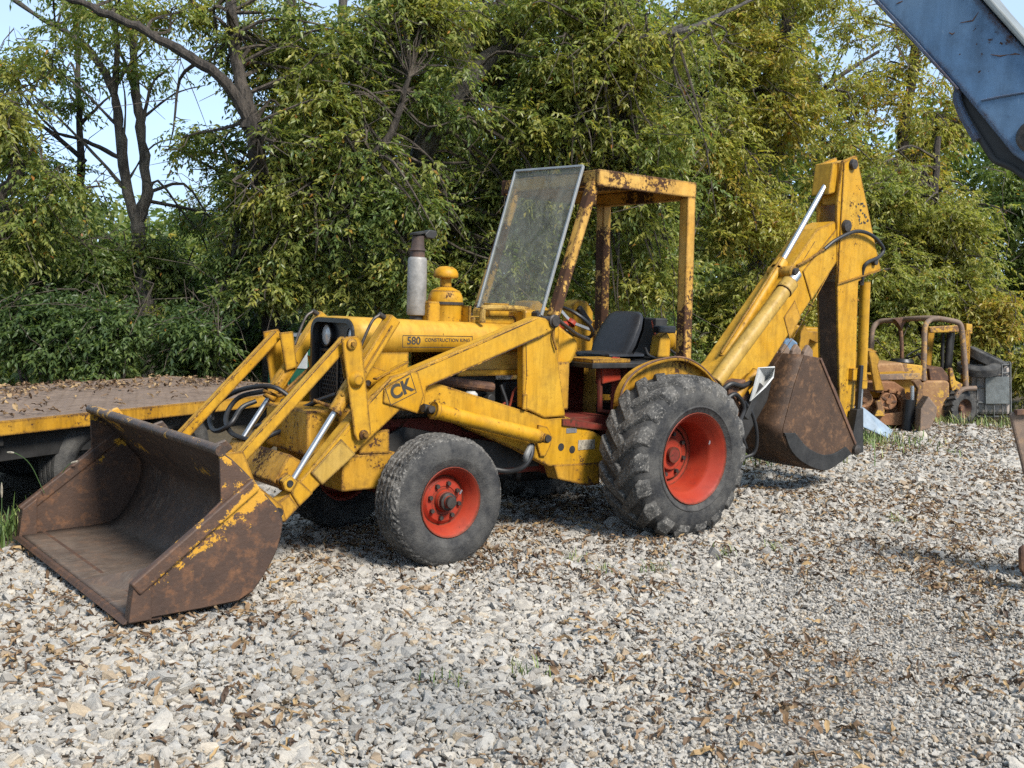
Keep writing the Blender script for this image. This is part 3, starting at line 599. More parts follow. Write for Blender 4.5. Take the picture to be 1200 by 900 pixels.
tree('slim_tree', 'slim dark stemmed tree left of the forked one behind the trailer',
     [([(-6.210, 15.500, 0.337), (-6.287, 15.500, 1.844), (-6.376, 15.500, 2.959), (-6.389, 15.500, 4.125), (-6.398, 15.400, 5.134), (-6.337, 15.400, 6.212)], (.075, .03)),
      ([(-6.377, 15.500, 4.126), (-6.129, 15.500, 4.377), (-5.944, 15.500, 4.541)], (.03, .012)), ([(-6.314, 15.500, 3.577), (-6.767, 15.400, 3.975), (-7.212, 15.300, 4.247), (-7.650, 15.200, 4.514)], (.04, .015)), ([(-5.742, 15.300, 3.628), (-6.233, 15.300, 3.855), (-6.679, 15.200, 4.005), (-7.237, 15.100, 4.684)], (.035, .012))],
     [((-6.921, 15.200, 4.476), (.9, .6, .5), 80), ((-6.314, 15.200, 4.614), (.5, .5, .6), 45), ((-6.680, 15.200, 3.525), (.8, .6, .4), 90), ((-6.191, 15.200, 2.815), (.5, .5, .4), 80), ((-7.215, 15.300, 3.522), (.7, .6, .6), 170)],
     8, tint=(.10, .58), hot=.02, twigs=14)
tree('crooked_tree', 'crooked tree leaning in at the left edge with a bent branch and olive leaves',
     [([(-7.093, 13.000, 0.708), (-6.819, 13.000, 1.875), (-6.499, 13.000, 2.614), (-6.215, 13.000, 2.985), (-6.078, 13.000, 3.196)], (.10, .06)), ([(-6.447, 13.000, 2.668), (-6.034, 12.900, 2.620), (-5.729, 12.800, 2.498)], (.04, .015)), ([(-6.341, 13.000, 2.878), (-5.801, 13.200, 2.948), (-5.204, 13.300, 3.019)], (.035, .012)), ([(-6.131, 13.000, 3.143), (-6.285, 13.000, 3.550), (-6.543, 13.000, 3.951)], (.05, .02))],
     [((-6.234, 13.000, 3.448), (.7, .6, .7), 260), ((-6.751, 13.000, 3.945), (.8, .7, .8), 260), ((-5.818, 13.000, 2.791), (.8, .6, .5), 240), ((-6.187, 13.000, 2.260), (.7, .6, .5), 240), ((-6.971, 13.000, 2.600), (.8, .7, .9), 300), ((-6.125, 13.000, 4.575), (.6, .5, .5), 90)],
     9, tint=(.30, .78), hot=.04, twigs=14)
tree('small_tree', 'thin pale stemmed sapling standing just beyond the end of the trailer',
     [([(-3.868, 13.500, 0.537), (-3.852, 13.500, 1.110), (-3.725, 13.500, 1.551), (-3.664, 13.500, 1.988), (-3.562, 13.500, 2.533), (-3.611, 13.500, 3.016), (-3.593, 13.500, 3.391)], (.055, .02)), ([(-3.726, 13.500, 1.660), (-3.881, 13.500, 1.819), (-3.969, 13.500, 1.849)], (.02, .008))],
     [((-3.626, 13.400, 2.951), (.28, .35, .5), 110), ((-3.809, 13.500, 2.201), (.4, .4, .4), 110), ((-3.451, 13.400, 1.776), (.35, .35, .4), 110)],
     10, tint=(.10, .5), bark=BARK2, hot=.01, twigs=10)
# -- bushes: one thing each
def bush(c, rad, n, seed, label, tint=(.05, .45), ln=.088, hot=.004, group=None):
    c = Vector(c); b = Vector((c.x, c.y + .1, 0)); r = random.Random(seed)
    limbs = [([b + Vector((r.uniform(-.2, .2), r.uniform(-.1, .1), 0)), b.lerp(c, .5) + Vector((r.uniform(-.4, .4), 0, 0)), c + Vector((r.uniform(-.6, .6), 0, rad[2] * .5))], (.03, .01)) for _ in range(3)]
    cl = [(tuple(c + Vector((r.uniform(-.35, .35) * rad[0], r.uniform(-.4, .1) * rad[1], r.uniform(-.3, .3) * rad[2]))), tuple(q * r.uniform(.7, .95) for q in rad), n // 3) for _ in range(3)]
    return tree('bush', label, limbs, cl, seed, tint=tint, ln=ln, cat='bush', hot=hot, twigs=6, group=group)
for i, (c, rad, n, tint, label) in enumerate((
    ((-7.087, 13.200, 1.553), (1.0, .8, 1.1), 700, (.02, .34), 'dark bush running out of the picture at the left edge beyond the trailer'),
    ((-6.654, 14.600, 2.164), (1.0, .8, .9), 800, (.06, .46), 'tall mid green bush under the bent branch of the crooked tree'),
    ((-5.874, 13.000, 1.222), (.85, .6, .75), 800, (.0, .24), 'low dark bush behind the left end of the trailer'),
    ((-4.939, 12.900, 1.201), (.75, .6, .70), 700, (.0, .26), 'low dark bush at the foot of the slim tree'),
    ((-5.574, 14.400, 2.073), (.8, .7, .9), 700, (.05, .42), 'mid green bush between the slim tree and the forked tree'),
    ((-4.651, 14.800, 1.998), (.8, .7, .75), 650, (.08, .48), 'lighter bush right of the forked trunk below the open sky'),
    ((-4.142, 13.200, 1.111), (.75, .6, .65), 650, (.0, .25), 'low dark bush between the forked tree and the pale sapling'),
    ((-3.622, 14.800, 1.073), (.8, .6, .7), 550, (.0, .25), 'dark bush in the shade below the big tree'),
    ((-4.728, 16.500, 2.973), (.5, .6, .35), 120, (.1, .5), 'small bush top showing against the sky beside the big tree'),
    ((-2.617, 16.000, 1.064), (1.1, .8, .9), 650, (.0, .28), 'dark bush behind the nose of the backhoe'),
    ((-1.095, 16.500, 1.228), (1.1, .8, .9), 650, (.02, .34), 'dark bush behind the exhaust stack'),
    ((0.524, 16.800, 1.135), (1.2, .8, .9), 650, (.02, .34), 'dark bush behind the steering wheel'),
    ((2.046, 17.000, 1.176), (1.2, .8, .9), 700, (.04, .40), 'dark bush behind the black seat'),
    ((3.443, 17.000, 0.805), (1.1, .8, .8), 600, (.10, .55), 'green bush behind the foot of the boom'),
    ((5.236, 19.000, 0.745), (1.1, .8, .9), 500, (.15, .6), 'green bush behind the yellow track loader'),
    ((6.840, 19.200, 0.939), (1.3, .8, .9), 700, (.42, .78), 'bright green bush seen through the forklift guard'),
    ((8.710, 18.900, 1.702), (.65, .5, .6), 420, (.76, 1.0), 'orange and yellow bush above the tyres on the tank'),
    ((9.289, 18.700, 0.737), (.75, .5, .7), 560, (.52, .86), 'bright yellow green bush right of the caged tank'),
    ((8.569, 20.800, 1.251), (1.0, .7, .8), 550, (.40, .74), 'bright green bush behind the forklift mast'),
    ((11.177, 21.000, 1.666), (1.2, .8, 1.1), 500, (.45, .8), 'yellow green bush at the far right edge of the yard'))):
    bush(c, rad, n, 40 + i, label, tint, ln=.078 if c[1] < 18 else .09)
# -- the wood behind: one mass nobody could count
r = np.random.default_rng(77); P, D = [], []
def mass(px0, px1, Y, z0, z1, n):
    x = r.uniform(px0, px1, n) ; y = Y + r.normal(0, 1.2, n); z = z0 + (z1 - z0) * r.random(n)
    z *= 1 + .10 * np.sin(x * 1.3) + .07 * np.sin(x * 3.1 + 1)
    P.append(np.stack([x, y, z], -1)); d = r.normal(size=(n, 3)); d[:, 2] -= .5; D.append(d)
mass(-16, -6.0, 20, 0, 3.1, 3000); mass(-6.0, 14, 27, 0, 6.6, 11500); mass(-7.5, 8, 23, 0, 3.6, 4500); mass(-3.5, 6.5, 25, 4, 9.5, 5200); mass(-14, -3, 28, 0, 3.6, 3000)
me = spray_mesh('treeline', np.concatenate(P), np.concatenate(D), r, LEAF, .20, 8, .6, (.10, .62), hot=.01, wid=.5)
TRI[0] += sum(map(len, P)) * 14
tag(link(bpy.data.objects.new('treeline', me)), 'dense green wood closing the view behind the yard', 'wood', kind='stuff')
print('leaf triangles', TRI[0])

# ================================================================== the backhoe loader
# local frame: x forward, y to its left (the side seen), z up; origin on the ground under the rear axle
T = empty('backhoe_loader', (0.708, 8.507, 0), math.pi + R_(38.08),
          'worn yellow backhoe loader with red wheel rims, its front bucket lowered onto the gravel', 'backhoe')
Y_, YW, YP, CN = M['yellow'], M['yellow_worn'], M['yellow_pale'], M['canopy']

# ---- wheels
def make_wheel(x, yo, zc, Rt, w, rr, disc, kind):
    s = 1 if yo > 0 else -1
    ax = (0, s, 0); c = (x, yo, zc)
    rim = MB()
    if kind == 'rear':
        prof = [(-.03, rr - .012), (-.012, rr), (-.008, rr - .004), (-.03, rr - .03), (-.07, rr - .045), (-.10, rr - .075), (-.13, rr - .085),
                (-disc + .03, rr - .095), (-disc + .005, rr - .10), (-disc, rr - .13), (-disc - .015, .21), (-disc + .015, .19), (-disc + .015, .125), (-disc + .045, .115), (-disc + .05, .0)]
        back = [(-disc - .03, .1), (-disc - .03, rr - .09), (-w + .04, rr - .05), (-w + .03, rr)]
    else:
        prof = [(-.03, rr - .01), (-.012, rr), (-.008, rr - .004), (-.025, rr - .024), (-.055, rr - .034), (-.075, rr - .052),
                (-disc + .01, rr - .058), (-disc - .01, rr - .07), (-disc + .012, .135), (-disc + .016, .095), (-disc + .012, .09), (-disc + .012, .074), (-disc + .045, .066), (-disc + .05, .045), (-disc + .085, .04), (-disc + .09, 0)]
        back = [(-disc - .03, .06), (-disc - .03, rr - .06), (-w + .04, rr - .03), (-w + .03, rr)]
    rim.lathe(prof, c, ax, 48); rim.lathe(back, c, ax, 32)
    wh = rim.build('wheel', M['red'], T)
    ty = MB()
    h = w
    if kind == 'rear':
        tp = [(-.028, rr - .015), (-.012, rr + .012), (0, rr + .035), (.006, rr + .04), (.006, rr + .046), (.001, rr + .052), (.007, rr + .11), (-.005, Rt - .11), (-.028, Rt - .062), (-.055, Rt - .043), (-.13, Rt - .032), (-h / 2, Rt - .028),
              (-h + .13, Rt - .032), (-h + .055, Rt - .043), (-h + .028, Rt - .062), (-h + .0, Rt - .12), (-h - .005, rr + .09), (-h + .015, rr + .01), (-h + .03, rr - .015)]
        ty.lathe(tp, c, ax, 64)
        tob = ty.build('tyre', M['tyre'], wh)
        lug = MB(); nl = 18
        for side in (0, 1):
            for k in range(nl):
                a0 = 2 * math.pi * (k + .5 * side) / nl
                secs = []
                for q in range(8):
                    tq = q / 7
                    d = h / 2 - .035 + tq * (h / 2 + .032)         # from the middle of the tread to past the shoulder
                    d = min(d, h - .002)
                    ang = a0 + (.36 * min(1, tq * 1.15) - .05 * max(0, tq - .8)) * 1.0
                    rtop = Rt - .004 * abs(tq - .3) - (0.008 if tq > .75 else 0) - (0.060 if tq >= .99 else 0)
                    rbot = Rt - .05 - (0.075 if tq >= .99 else 0)
                    wd = .086 + .030 * tq
                    yy = -(h - d) if side == 0 else -d
                    for da, r_ in ((-wd * .74, rbot), (-wd * .50, rtop), (wd * .50, rtop), (wd * .74, rbot)):
                        secs.append((yy, ang + da / Rt, r_))
                vs = []
                for yy, an, r_ in secs:
                    jit = 1 + .0035 * math.sin(an * 37 + yy * 60)
                    vs.append((x + math.cos(an) * r_ * jit, yo + s * yy, zc + math.sin(an) * r_ * jit))
                fs = [(q * 4 + j, q * 4 + j + 1, (q + 1) * 4 + j + 1, (q + 1) * 4 + j) for q in range(7) for j in range(3)] + [(0, 1, 2, 3), (31, 30, 29, 28)]
                one = MB(); one.add(vs, fs)
                one.build('lug', M['tread'], wh, bevel=.008)
    else:
        tp = [(-.028, rr - .012), (-.010, rr + .012), (.004, rr + .05), (.006, rr + .055), (.006, rr + .058), (.008, rr + .095), (-.004, Rt - .05), (-.018, Rt - .026), (-.03, Rt - .02), (-h + .03, Rt - .02), (-h + .018, Rt - .026), (-h - .002, Rt - .07), (-h - .004, rr + .06), (-h + .01, rr + .01), (-h + .03, rr - .012)]
        ty.lathe(tp, c, ax, 72); ty.build('tyre', M['tyre'], wh)
        # chewed tread: ribs whose edges are torn and cut
        rg = random.Random(int(x * 10 + yo * 100)); nn = 150; tq = [(-.012, Rt - .034), (-.020, Rt - .020), (-.034, Rt - .009), (-.05, Rt - .004)]
        for g in (.075, .125, .172, .220): tq += [(-g + .014, Rt - .001), (-g + .006, Rt - .008), (-g - .006, Rt - .008), (-g - .014, Rt - .001)]
        tq += [(-h + .05, Rt - .004), (-h + .034, Rt - .009), (-h + .020, Rt - .020), (-h + .012, Rt - .034)]
        vs, m_n = [], len(tq)
        for k in range(nn):
            an = 2 * math.pi * k / nn; cut = .006 if rg.random() < .16 else 0
            for q, (dy, r_) in enumerate(tq):
                j_ = rg.uniform(-.0045, .003) - (cut if 2 < q < m_n - 3 else 0) - (.005 if (q in (1, 2, m_n - 3, m_n - 2) and rg.random() < .3) else 0)
                vs.append((x + math.cos(an) * (r_ + j_), yo + s * dy, zc + math.sin(an) * (r_ + j_)))
        tr_m = MB(); tr_m.add(vs, [(k * m_n + q, k * m_n + q + 1, ((k + 1) % nn) * m_n + q + 1, ((k + 1) % nn) * m_n + q) for k in range(nn) for q in range(m_n - 1)]); tr_m.build('tread', M['tread'], wh)
    nb, br = (8, .155) if kind == 'rear' else (8, .113)
    for k in range(nb):
        a = 2 * math.pi * (k + .3) / nb
        p = Vector((x + math.cos(a) * br, yo + s * (-disc + (.015 if kind == 'rear' else .012)), zc + math.sin(a) * br))
        MB().cyl(p, p + Vector((0, s * .024, 0)), .017 if kind == 'rear' else .015, 6).build('lug_nut', M['bolt'], wh)
    hb = MB(); p = Vector((x, yo + s * (-disc + .05), zc))
    if kind == 'rear': hb.cyl(p, p + Vector((0, s * .03, 0)), .06, 14)
    else: hb.lathe([(-disc + .02, .062), (-disc + .07, .058), (-disc + .075, .040), (-disc + .105, .036), (-disc + .11, 0)], c, ax, 24)
    hb.build('hub_cap', M['bolt'] if kind == 'front' else M['red_dull'], wh)  # rear hub in a darker red that carries the shade deep in the rim
    vst = Vector((x - (rr - .09) * .8, yo - s * .06, zc + (rr - .09) * .45))
    MB().tube([vst, vst + Vector((.03, s * .02, -.02))], .006, 6).build('valve_stem', M['steel'], wh)
    return wh
RW = dict(zc=.606, Rt=.612, w=.454, rr=.342, disc=.30, kind='rear')
FWH = dict(zc=.422, Rt=.427, w=.292, rr=.230, disc=.11, kind='front')
make_wheel(0, 1.079, **RW); make_wheel(0, -1.079, **RW)
make_wheel(2.002, .831, **FWH); make_wheel(2.002, -.831, **FWH)

# ---- chassis: front axle, frame rails, engine block, transmission
def part(mb, name, m, bevel=.006, parent=T, **k): return mb.build(name, m, parent, bevel=bevel, **k)
part(MB().box((1.93, -.60, .36), (2.08, .60, .50)).cyl((2.0, .56, .42), (2.0, .76, .42), .05).cyl((2.0, -.56, .42), (2.0, -.76, .42), .05), 'front_axle', M['red_dull'])
part(MB().box((.55, -.26, .46), (1.35, .26, .78)).box((.2, -.34, .40), (.62, .34, .86)), 'gearbox', M['red_dull'])
part(MB().box((1.22, -.23, .52), (2.20, .23, .90)), 'engine_block', M['red_dull'])
part(MB().cyl((0, -.80, .606), (0, .80, .606), .13, 18), 'rear_axle', M['red_dull'])
part(MB().box((1.15, -.16, .42), (2.1, .16, .53)), 'oil_pan', M['dark'])
# engine details seen through the open side
eng = MB()
for k in range(4): eng.cyl((1.32 + k * .18, .235, 1.02), (1.32 + k * .18, .31, 1.02), .035, 10)
eng.box((1.22, .05, .90), (2.12, .22, 1.20)); part(eng, 'cylinder_head', M['dark'])
part(MB().tube(catmull([(1.95, .26, 1.18), (1.6, .30, 1.14), (1.3, .28, 1.10)]), .036, 10), 'exhaust_manifold', M['rust'], 0)
part(MB().lathe([(0, 0), (0, .05), (.13, .05), (.15, .03), (.15, 0)], (1.50, .30, .93), (0, 0, 1), 14), 'oil_filter', M['white'], 0)
part(MB().lathe([(0, 0), (0, .04), (.15, .04), (.16, 0)], (1.68, .31, .90), (0, 0, 1), 14), 'fuel_filter', M['steel'], 0)
part(MB().tube(catmull([(1.25, .32, 1.12), (1.22, .36, .95), (1.35, .36, .84), (1.55, .34, .84)]), .013, 8), 'fuel_line', M['hose'], 0)
part(MB().tube(catmull([(1.12, .33, 1.0), (1.25, .35, .98), (1.32, .36, .86)]), .010, 8), 'linkage_rod', M['red'], 0)
part(MB().tube(catmull([(1.78, .26, 1.10), (1.72, .36, .98), (1.62, .38, .86)]), .016, 8), 'radiator_hose', M['hose'], 0)

part(MB().tube(catmull([(1.05, .30, 1.16), (1.02, .36, 1.0), (1.08, .38, .88), (1.0, .40, .80)]), .018, 8), 'hydraulic_hose', M['hose'], 0)
part(MB().box((.84, .10, .86), (1.18, .26, 1.14)), 'bell_housing', M['dark'], .02)
part(MB().tube(catmull([(.98, .36, 1.12), (1.16, .38, 1.10), (1.22, .38, .96), (1.30, .36, .88)]), .009, 8), 'throttle_rod', M['red'], 0)
part(MB().lathe([(0, 0), (0, .055), (.12, .055), (.14, .04), (.16, .04), (.16, 0)], (1.42, .30, .84), (1, .2, .1), 16), 'starter_motor', M['dark'], 0)
part(MB().lathe([(0, .0), (0, .06), (.09, .065), (.11, .03), (.11, 0)], (1.98, .26, .98), (1, 0, 0), 18), 'alternator', M['galv'], 0)
# ---- hood, cowl and nose
def hood_sec(wd, ztop, zbot, r=.10):
    s = [(wd, zbot)]
    for k in range(6):
        a = k / 5 * math.pi / 2; s.append((wd - r + math.cos(a) * r, ztop - r + math.sin(a) * r))
    s += [(-y, z) for y, z in s[::-1]]; return s
hm = MB()
rows = [[(x, y, z) for y, z in hood_sec(.295, zt, 1.355)] for x, zt in ((2.43, 1.568), (2.3, 1.575), (1.9, 1.565), (1.4, 1.555), (1.05, 1.55))]
hm.sheet(rows)
hood = part(hm, 'hood', M['hood'], 0, solid=.008)
part(MB().box((2.02, .288, 1.20), (2.30, .302, 1.352)), 'side_panel', Y_, .003)
part(MB().box((2.02, -.302, 1.20), (2.30, -.288, 1.352)), 'side_panel', Y_, .003)
part(MB().box((1.04, .286, 1.185), (1.62, .306, 1.352)), 'side_panel', Y_, .003)
part(MB().box((1.04, .300, 1.225), (1.60, .309, 1.345)), 'cover_plate', YP, .003)
part(MB().box((1.04, -.306, 1.185), (1.62, -.286, 1.352)), 'side_panel', Y_, .003)
# nose: dark rounded shell, two round lamps, hexagon mesh grille
ns = hood_sec(.283, 1.552, .80, .09)
nose = MB().prism([(2.4, y, z) for y, z in ns], 2.26, 2.355, 0)
nose = part(nose, 'nose', M['black'], .004)
fr = MB()
rim_ = [(y, z) for y, z in hood_sec(.296, 1.566, .80, .10)]; inn = [(y, z) for y, z in hood_sec(.268, 1.538, .80, .08)]
fr.sheet([[(2.39, y, z) for y, z in rim_], [(2.442, y, z) for y, z in rim_], [(2.442, y, z) for y, z in inn], [(2.352, y, z) for y, z in inn]], False)
part(fr, 'nose_rim', M['black'], 0, nose)
for s in (1, -1):
    h = MB().lathe([(0, .080), (.03, .083), (.04, .078), (.04, .068)], (2.348, s * .180, 1.448), (1, 0, 0), 28)
    hl = h.build('headlight', M['black'], T)
    MB().lathe([(.030, .069), (.036, .05), (.040, .03), (.041, 0)], (2.348, s * .180, 1.448), (1, 0, 0), 28).build('lens', M['lamp'], hl)
gm = MB()
g = .034
for r in range(17):
    for c in range(15):
        y, z = -.235 + c * g + (g / 2 if r % 2 else 0), .86 + r * g * .87
        if abs(y) > .245: continue
        a = [(y + math.cos(math.pi / 6 + k * math.pi / 3) * g * .58, z + math.sin(math.pi / 6 + k * math.pi / 3) * g * .58) for k in range(4)]
        for (y0, z0), (y1, z1) in zip(a, a[1:]): gm.bar((2.378, y0, z0), (2.378, y1, z1), .006, .007, (1, 0, 0))
gr = gm.build('grille_mesh', M['dark'], nose); gr['kind'] = 'stuff'
part(MB().box((2.368, -.26, 1.335), (2.392, .26, 1.355)).box((2.368, -.26, .83), (2.392, -.24, 1.334)).box((2.368, .24, .83), (2.392, .26, 1.334)).box((2.368, -.012, .83), (2.392, .012, 1.334)), 'grille_frame', M['black'], .002, nose)
# front frame, weight block and bolted bracket plates
part(MB().box((2.30, -.30, .70), (2.76, .30, .985)), 'front_block', YW, .012)
fb = part(MB().box((2.20, -.47, .485), (2.60, .47, .715)), 'front_bumper', YW, .01)
for s in (1, -1): part(MB().prism([(2.483, 0.460, 0.854), (2.263, 0.460, 0.865), (2.259, 0.460, 0.710), (2.480, 0.460, 0.718)], s * .44, s * .475), 'bracket_plate', YW, .004)
for s in (1, -1):
    b = MB()
    b.prism([(2.434, 0.400, 1.299), (2.204, 0.400, 1.231), (2.136, 0.400, 1.123), (2.378, 0.400, 1.046)], s * .33, s * .36); part(b, 'frame_bracket', Y_, .004)
    for q in ((2.37, 1.16), (2.28, 1.08)): MB().cyl((q[0], s * .355, q[1]), (q[0], s * .385, q[1]), .02, 6).build('bolt', M['bolt'], T)
# subframe rails under the engine
for s in (1, -1): part(MB().prism([(2.425, 0.420, 0.693), (2.230, 0.420, 0.540), (0.887, 0.420, 0.512), (0.892, 0.420, 0.638), (2.075, 0.420, 0.858)], s * .30, s * .34), 'frame_rail', M['dark'], .004)

# ---- exhaust stack, pre-cleaner, cowl rail
ex = part(MB().cyl((1.775, 0, 1.54), (1.775, 0, 1.60), .045, 18), 'exhaust_stack', M['dark'], .003)
MB().lathe([(1.595, .05), (1.60, .064), (1.615, .068), (1.985, .068), (2.0, .062), (2.005, .05)], (1.775, 0, 0), (0, 0, 1), 28).build('muffler', M['muffler'], ex)
MB().lathe([(2.0, .052), (2.045, .05), (2.05, .058), (2.075, .046), (2.15, .042), (2.16, .03), (2.0, .03)], (1.775, 0, 0), (0, 0, 1), 22).build('tail_pipe', M['pipe'], ex)
MB().lathe([(0, 0), (0, .056), (.014, .056), (.018, 0)], (1.775, 0, 2.165), (.22, 0, 1), 20).build('rain_cap', M['dark'], ex)
MB().prism([(1.74, 0, 2.165), (1.70, 0, 2.20), (1.64, 0, 2.195), (1.63, 0, 2.165), (1.66, 0, 2.135), (1.72, 0, 2.14)], -.03, .03).build('cap_weight', M['dark'], ex, bevel=.008)
pc = part(MB().lathe([(0, .118), (.02, .12), (.15, .122), (.165, .128), (.21, .122), (.245, .105), (.268, .06), (.275, .042), (.345, .040)], (1.545, .02, 1.53), (0, 0, 1), 30), 'pre_cleaner', Y_, 0)
MB().lathe([(.335, .04), (.34, .086), (.352, .090), (.375, .088), (.40, .074), (.418, .045), (.424, 0)], (1.545, .02, 1.53), (0, 0, 1), 28).build('cap', Y_, pc)
MB().lathe([(.148, .1225), (.15, .131), (.168, .131), (.17, .1225)], (1.545, .02, 1.53), (0, 0, 1), 28).build('clamp_band', M['bolt'], pc)
part(MB().box((1.63, -.06, 1.545), (1.74, .10, 1.70)), 'intake_box', Y_, .012)
cw = part(MB().box((.72, -.33, 1.20), (1.06, .33, 1.66)).box((1.0, -.22, 1.54), (1.44, .22, 1.60)), 'cowl', Y_, .02)
part(MB().tube(catmull([(1.40, .28, 1.56), (1.40, .28, 1.64), (1.36, .28, 1.665), (1.0, .28, 1.66), (.93, .28, 1.60)], 4), .022, 10), 'cowl_rail', YP, 0)
part(MB().box((1.10, .12, 1.60), (1.28, .20, 1.70)), 'cowl_post', Y_, .006)
part(MB().box((1.44, -.13, 1.55), (1.46, .20, 1.675)), 'cowl_plate', Y_, .004)
part(MB().prism([(0.775, -0.100, 1.597), (0.746, -0.100, 1.716), (0.662, -0.100, 1.731), (0.556, -0.100, 1.668), (0.536, -0.100, 1.595)], -.2, .0), 'tower_pivot_block', Y_, .01)  # added block modelled on the far loader tower's top pivot
# dash, steering column and wheel
part(MB().prism([(0.709, 0.150, 1.586), (0.463, 0.150, 1.439), (0.460, 0.150, 1.373), (0.515, 0.150, 1.262), (0.625, 0.150, 1.217), (0.695, 0.150, 1.263)], -.22, .25), 'dash', Y_, .03)
part(MB().box((.62, .10, .92), (.76, .34, 1.28)), 'dash_side', YW, .012)
part(MB().tube([(.62, .0, 1.50), (.34, .0, 1.56)], [.05, .025], 12), 'steering_column', M['red'], 0)
sw = MB(); cc = Vector((.34, .02, 1.57)); ax = Vector((-.62, 0, .78)).normalized(); u = Vector((0, 1, 0)); q = ax.cross(u)
ring = [cc + (u * math.cos(a) + q * math.sin(a)) * .19 for a in [2 * math.pi * k / 40 for k in range(41)]]
sw.tube(ring, .0145, 8, cap=False)
swo = sw.build('steering_wheel', M['black'], T)
for k in range(3):
    a = 2 * math.pi * k / 3 + .5; MB().bar(cc, cc + (u * math.cos(a) + q * math.sin(a)) * .2, .022, .010, tuple(ax)).build('spoke', M['steel'], swo)
MB().lathe([(-.02, .04), (.015, .04), (.025, .02), (.026, 0)], cc, tuple(ax), 18).build('hub', M['red'], swo)

# ---- operator platform, seat, backhoe controls
part(MB().prism([(0.812, 0.380, 0.875), (0.687, 0.380, 0.870), (0.250, 0.380, 0.786), (0.247, 0.380, 0.746), (0.810, 0.380, 0.825)], -.45, .50), 'floor_plate', M['red_dull'], .004)
plat = part(MB().box((-.42, -.46, 1.235), (.50, .46, 1.275)), 'seat_platform', M['dark'], .006)
part(MB().box((.10, .10, 1.275), (.49, .45, 1.305)), 'platform_cover', YW, .004)
part(MB().box((.02, .24, .86), (.10, .36, 1.235)), 'seat_support', M['red_dull'], .006)
part(MB().prism([(0.326, 0.360, 1.253), (0.141, 0.360, 1.318), (0.122, 0.360, 1.138), (0.319, 0.360, 1.109)], .30, .38), 'support_bracket', M['red'], .008)
part(MB().box((-.10, -.35, .80), (.25, -.30, 1.235)), 'back_panel', M['red_dull'], .004)
part(MB().tube([(.32, .34, 1.22), (.30, .34, .90), (.16, .36, .88)], .022, 8), 'step_tube', M['red_dull'], 0)
seat = MB()
def cushion(mb, secs):
    n = len(secs[0]); mb.sheet(secs); mb.add([p for p in secs[0]], [tuple(range(n))]); mb.add([p for p in secs[-1]], [tuple(range(n))])
def loop(cx, cz, nx, nz, wd, th, ex, r=4):
    """rounded rectangle loop, wide in y, thick along n"""
    pts = []
    for k in range(24):
        a = 2 * math.pi * k / 24; c_, s_ = math.cos(a), math.sin(a)
        yy = math.copysign(abs(c_) ** (2 / r), c_) * wd; tt = math.copysign(abs(s_) ** (2 / r), s_) * th
        pts.append((cx + nx * tt, yy, cz + nz * tt))
    return pts
so = MB(); cushion(so, [loop(.10 - t * .40, 1.31, 0, 1, wd, th * .6, 0) for t, wd, th in ((0, .16, .02), (.03, .20, .045), (.3, .22, .055), (.7, .22, .055), (1, .20, .05))])
seat_o = so.build('seat', M['vinyl'], T)
bo = MB(); cushion(bo, [loop(-.10 - t * .20, 1.285 + t * .38, .88, .47, wd, th, 0) for t, wd, th in ((0, .17, .03), (.06, .215, .055), (.3, .235, .065), (.65, .225, .06), (.9, .19, .05), (.98, .15, .03), (1.0, .12, .012))])
bo.build('backrest', M['vinyl'], seat_o)
part(MB().box((-.66, -.30, 1.30), (-.52, .10, 1.62)), 'seat_console', M['dark'], .012)
part(MB().box((-.62, .16, 1.50), (-.42, .24, 1.56)), 'armrest', M['vinyl'], .012)
part(MB().prism([(-0.469, 0.120, 1.301), (-0.499, 0.120, 1.471), (-0.578, 0.120, 1.500), (-0.623, 0.120, 1.443), (-0.621, 0.120, 1.300)], .08, .18), 'control_tower', Y_, .006)
part(MB().tube([(-0.520, 0.100, 1.470), (-0.523, 0.050, 1.596)], .008, 6).tube([(-0.611, 0.050, 1.483), (-0.646, 0.000, 1.589)], .008, 6), 'control_lever', M['red'], 0)
part(MB().lathe([(-.09, .0), (-.088, .04), (-.06, .085), (0, .10), (.06, .085), (.088, .04), (.09, 0)], (-0.822, 0.000, 1.424), (1, .2, .2), 22), 'oil_tank', Y_, 0)
part(MB().tube(catmull([(-0.636, 0.100, 1.392), (-0.732, 0.100, 1.342), (-0.829, 0.100, 1.298)]), .010, 8).tube(catmull([(-0.355, 0.150, 1.373), (-0.347, 0.200, 1.320), (-0.428, 0.200, 1.292)]), .012, 8), 'control_hose', M['hose'], 0)
part(MB().box((-.55, -.42, .95), (-.40, .42, 1.30)).box((-1.05, -.36, .55), (-.30, .36, .90)), 'rear_frame', M['dark'], .01)
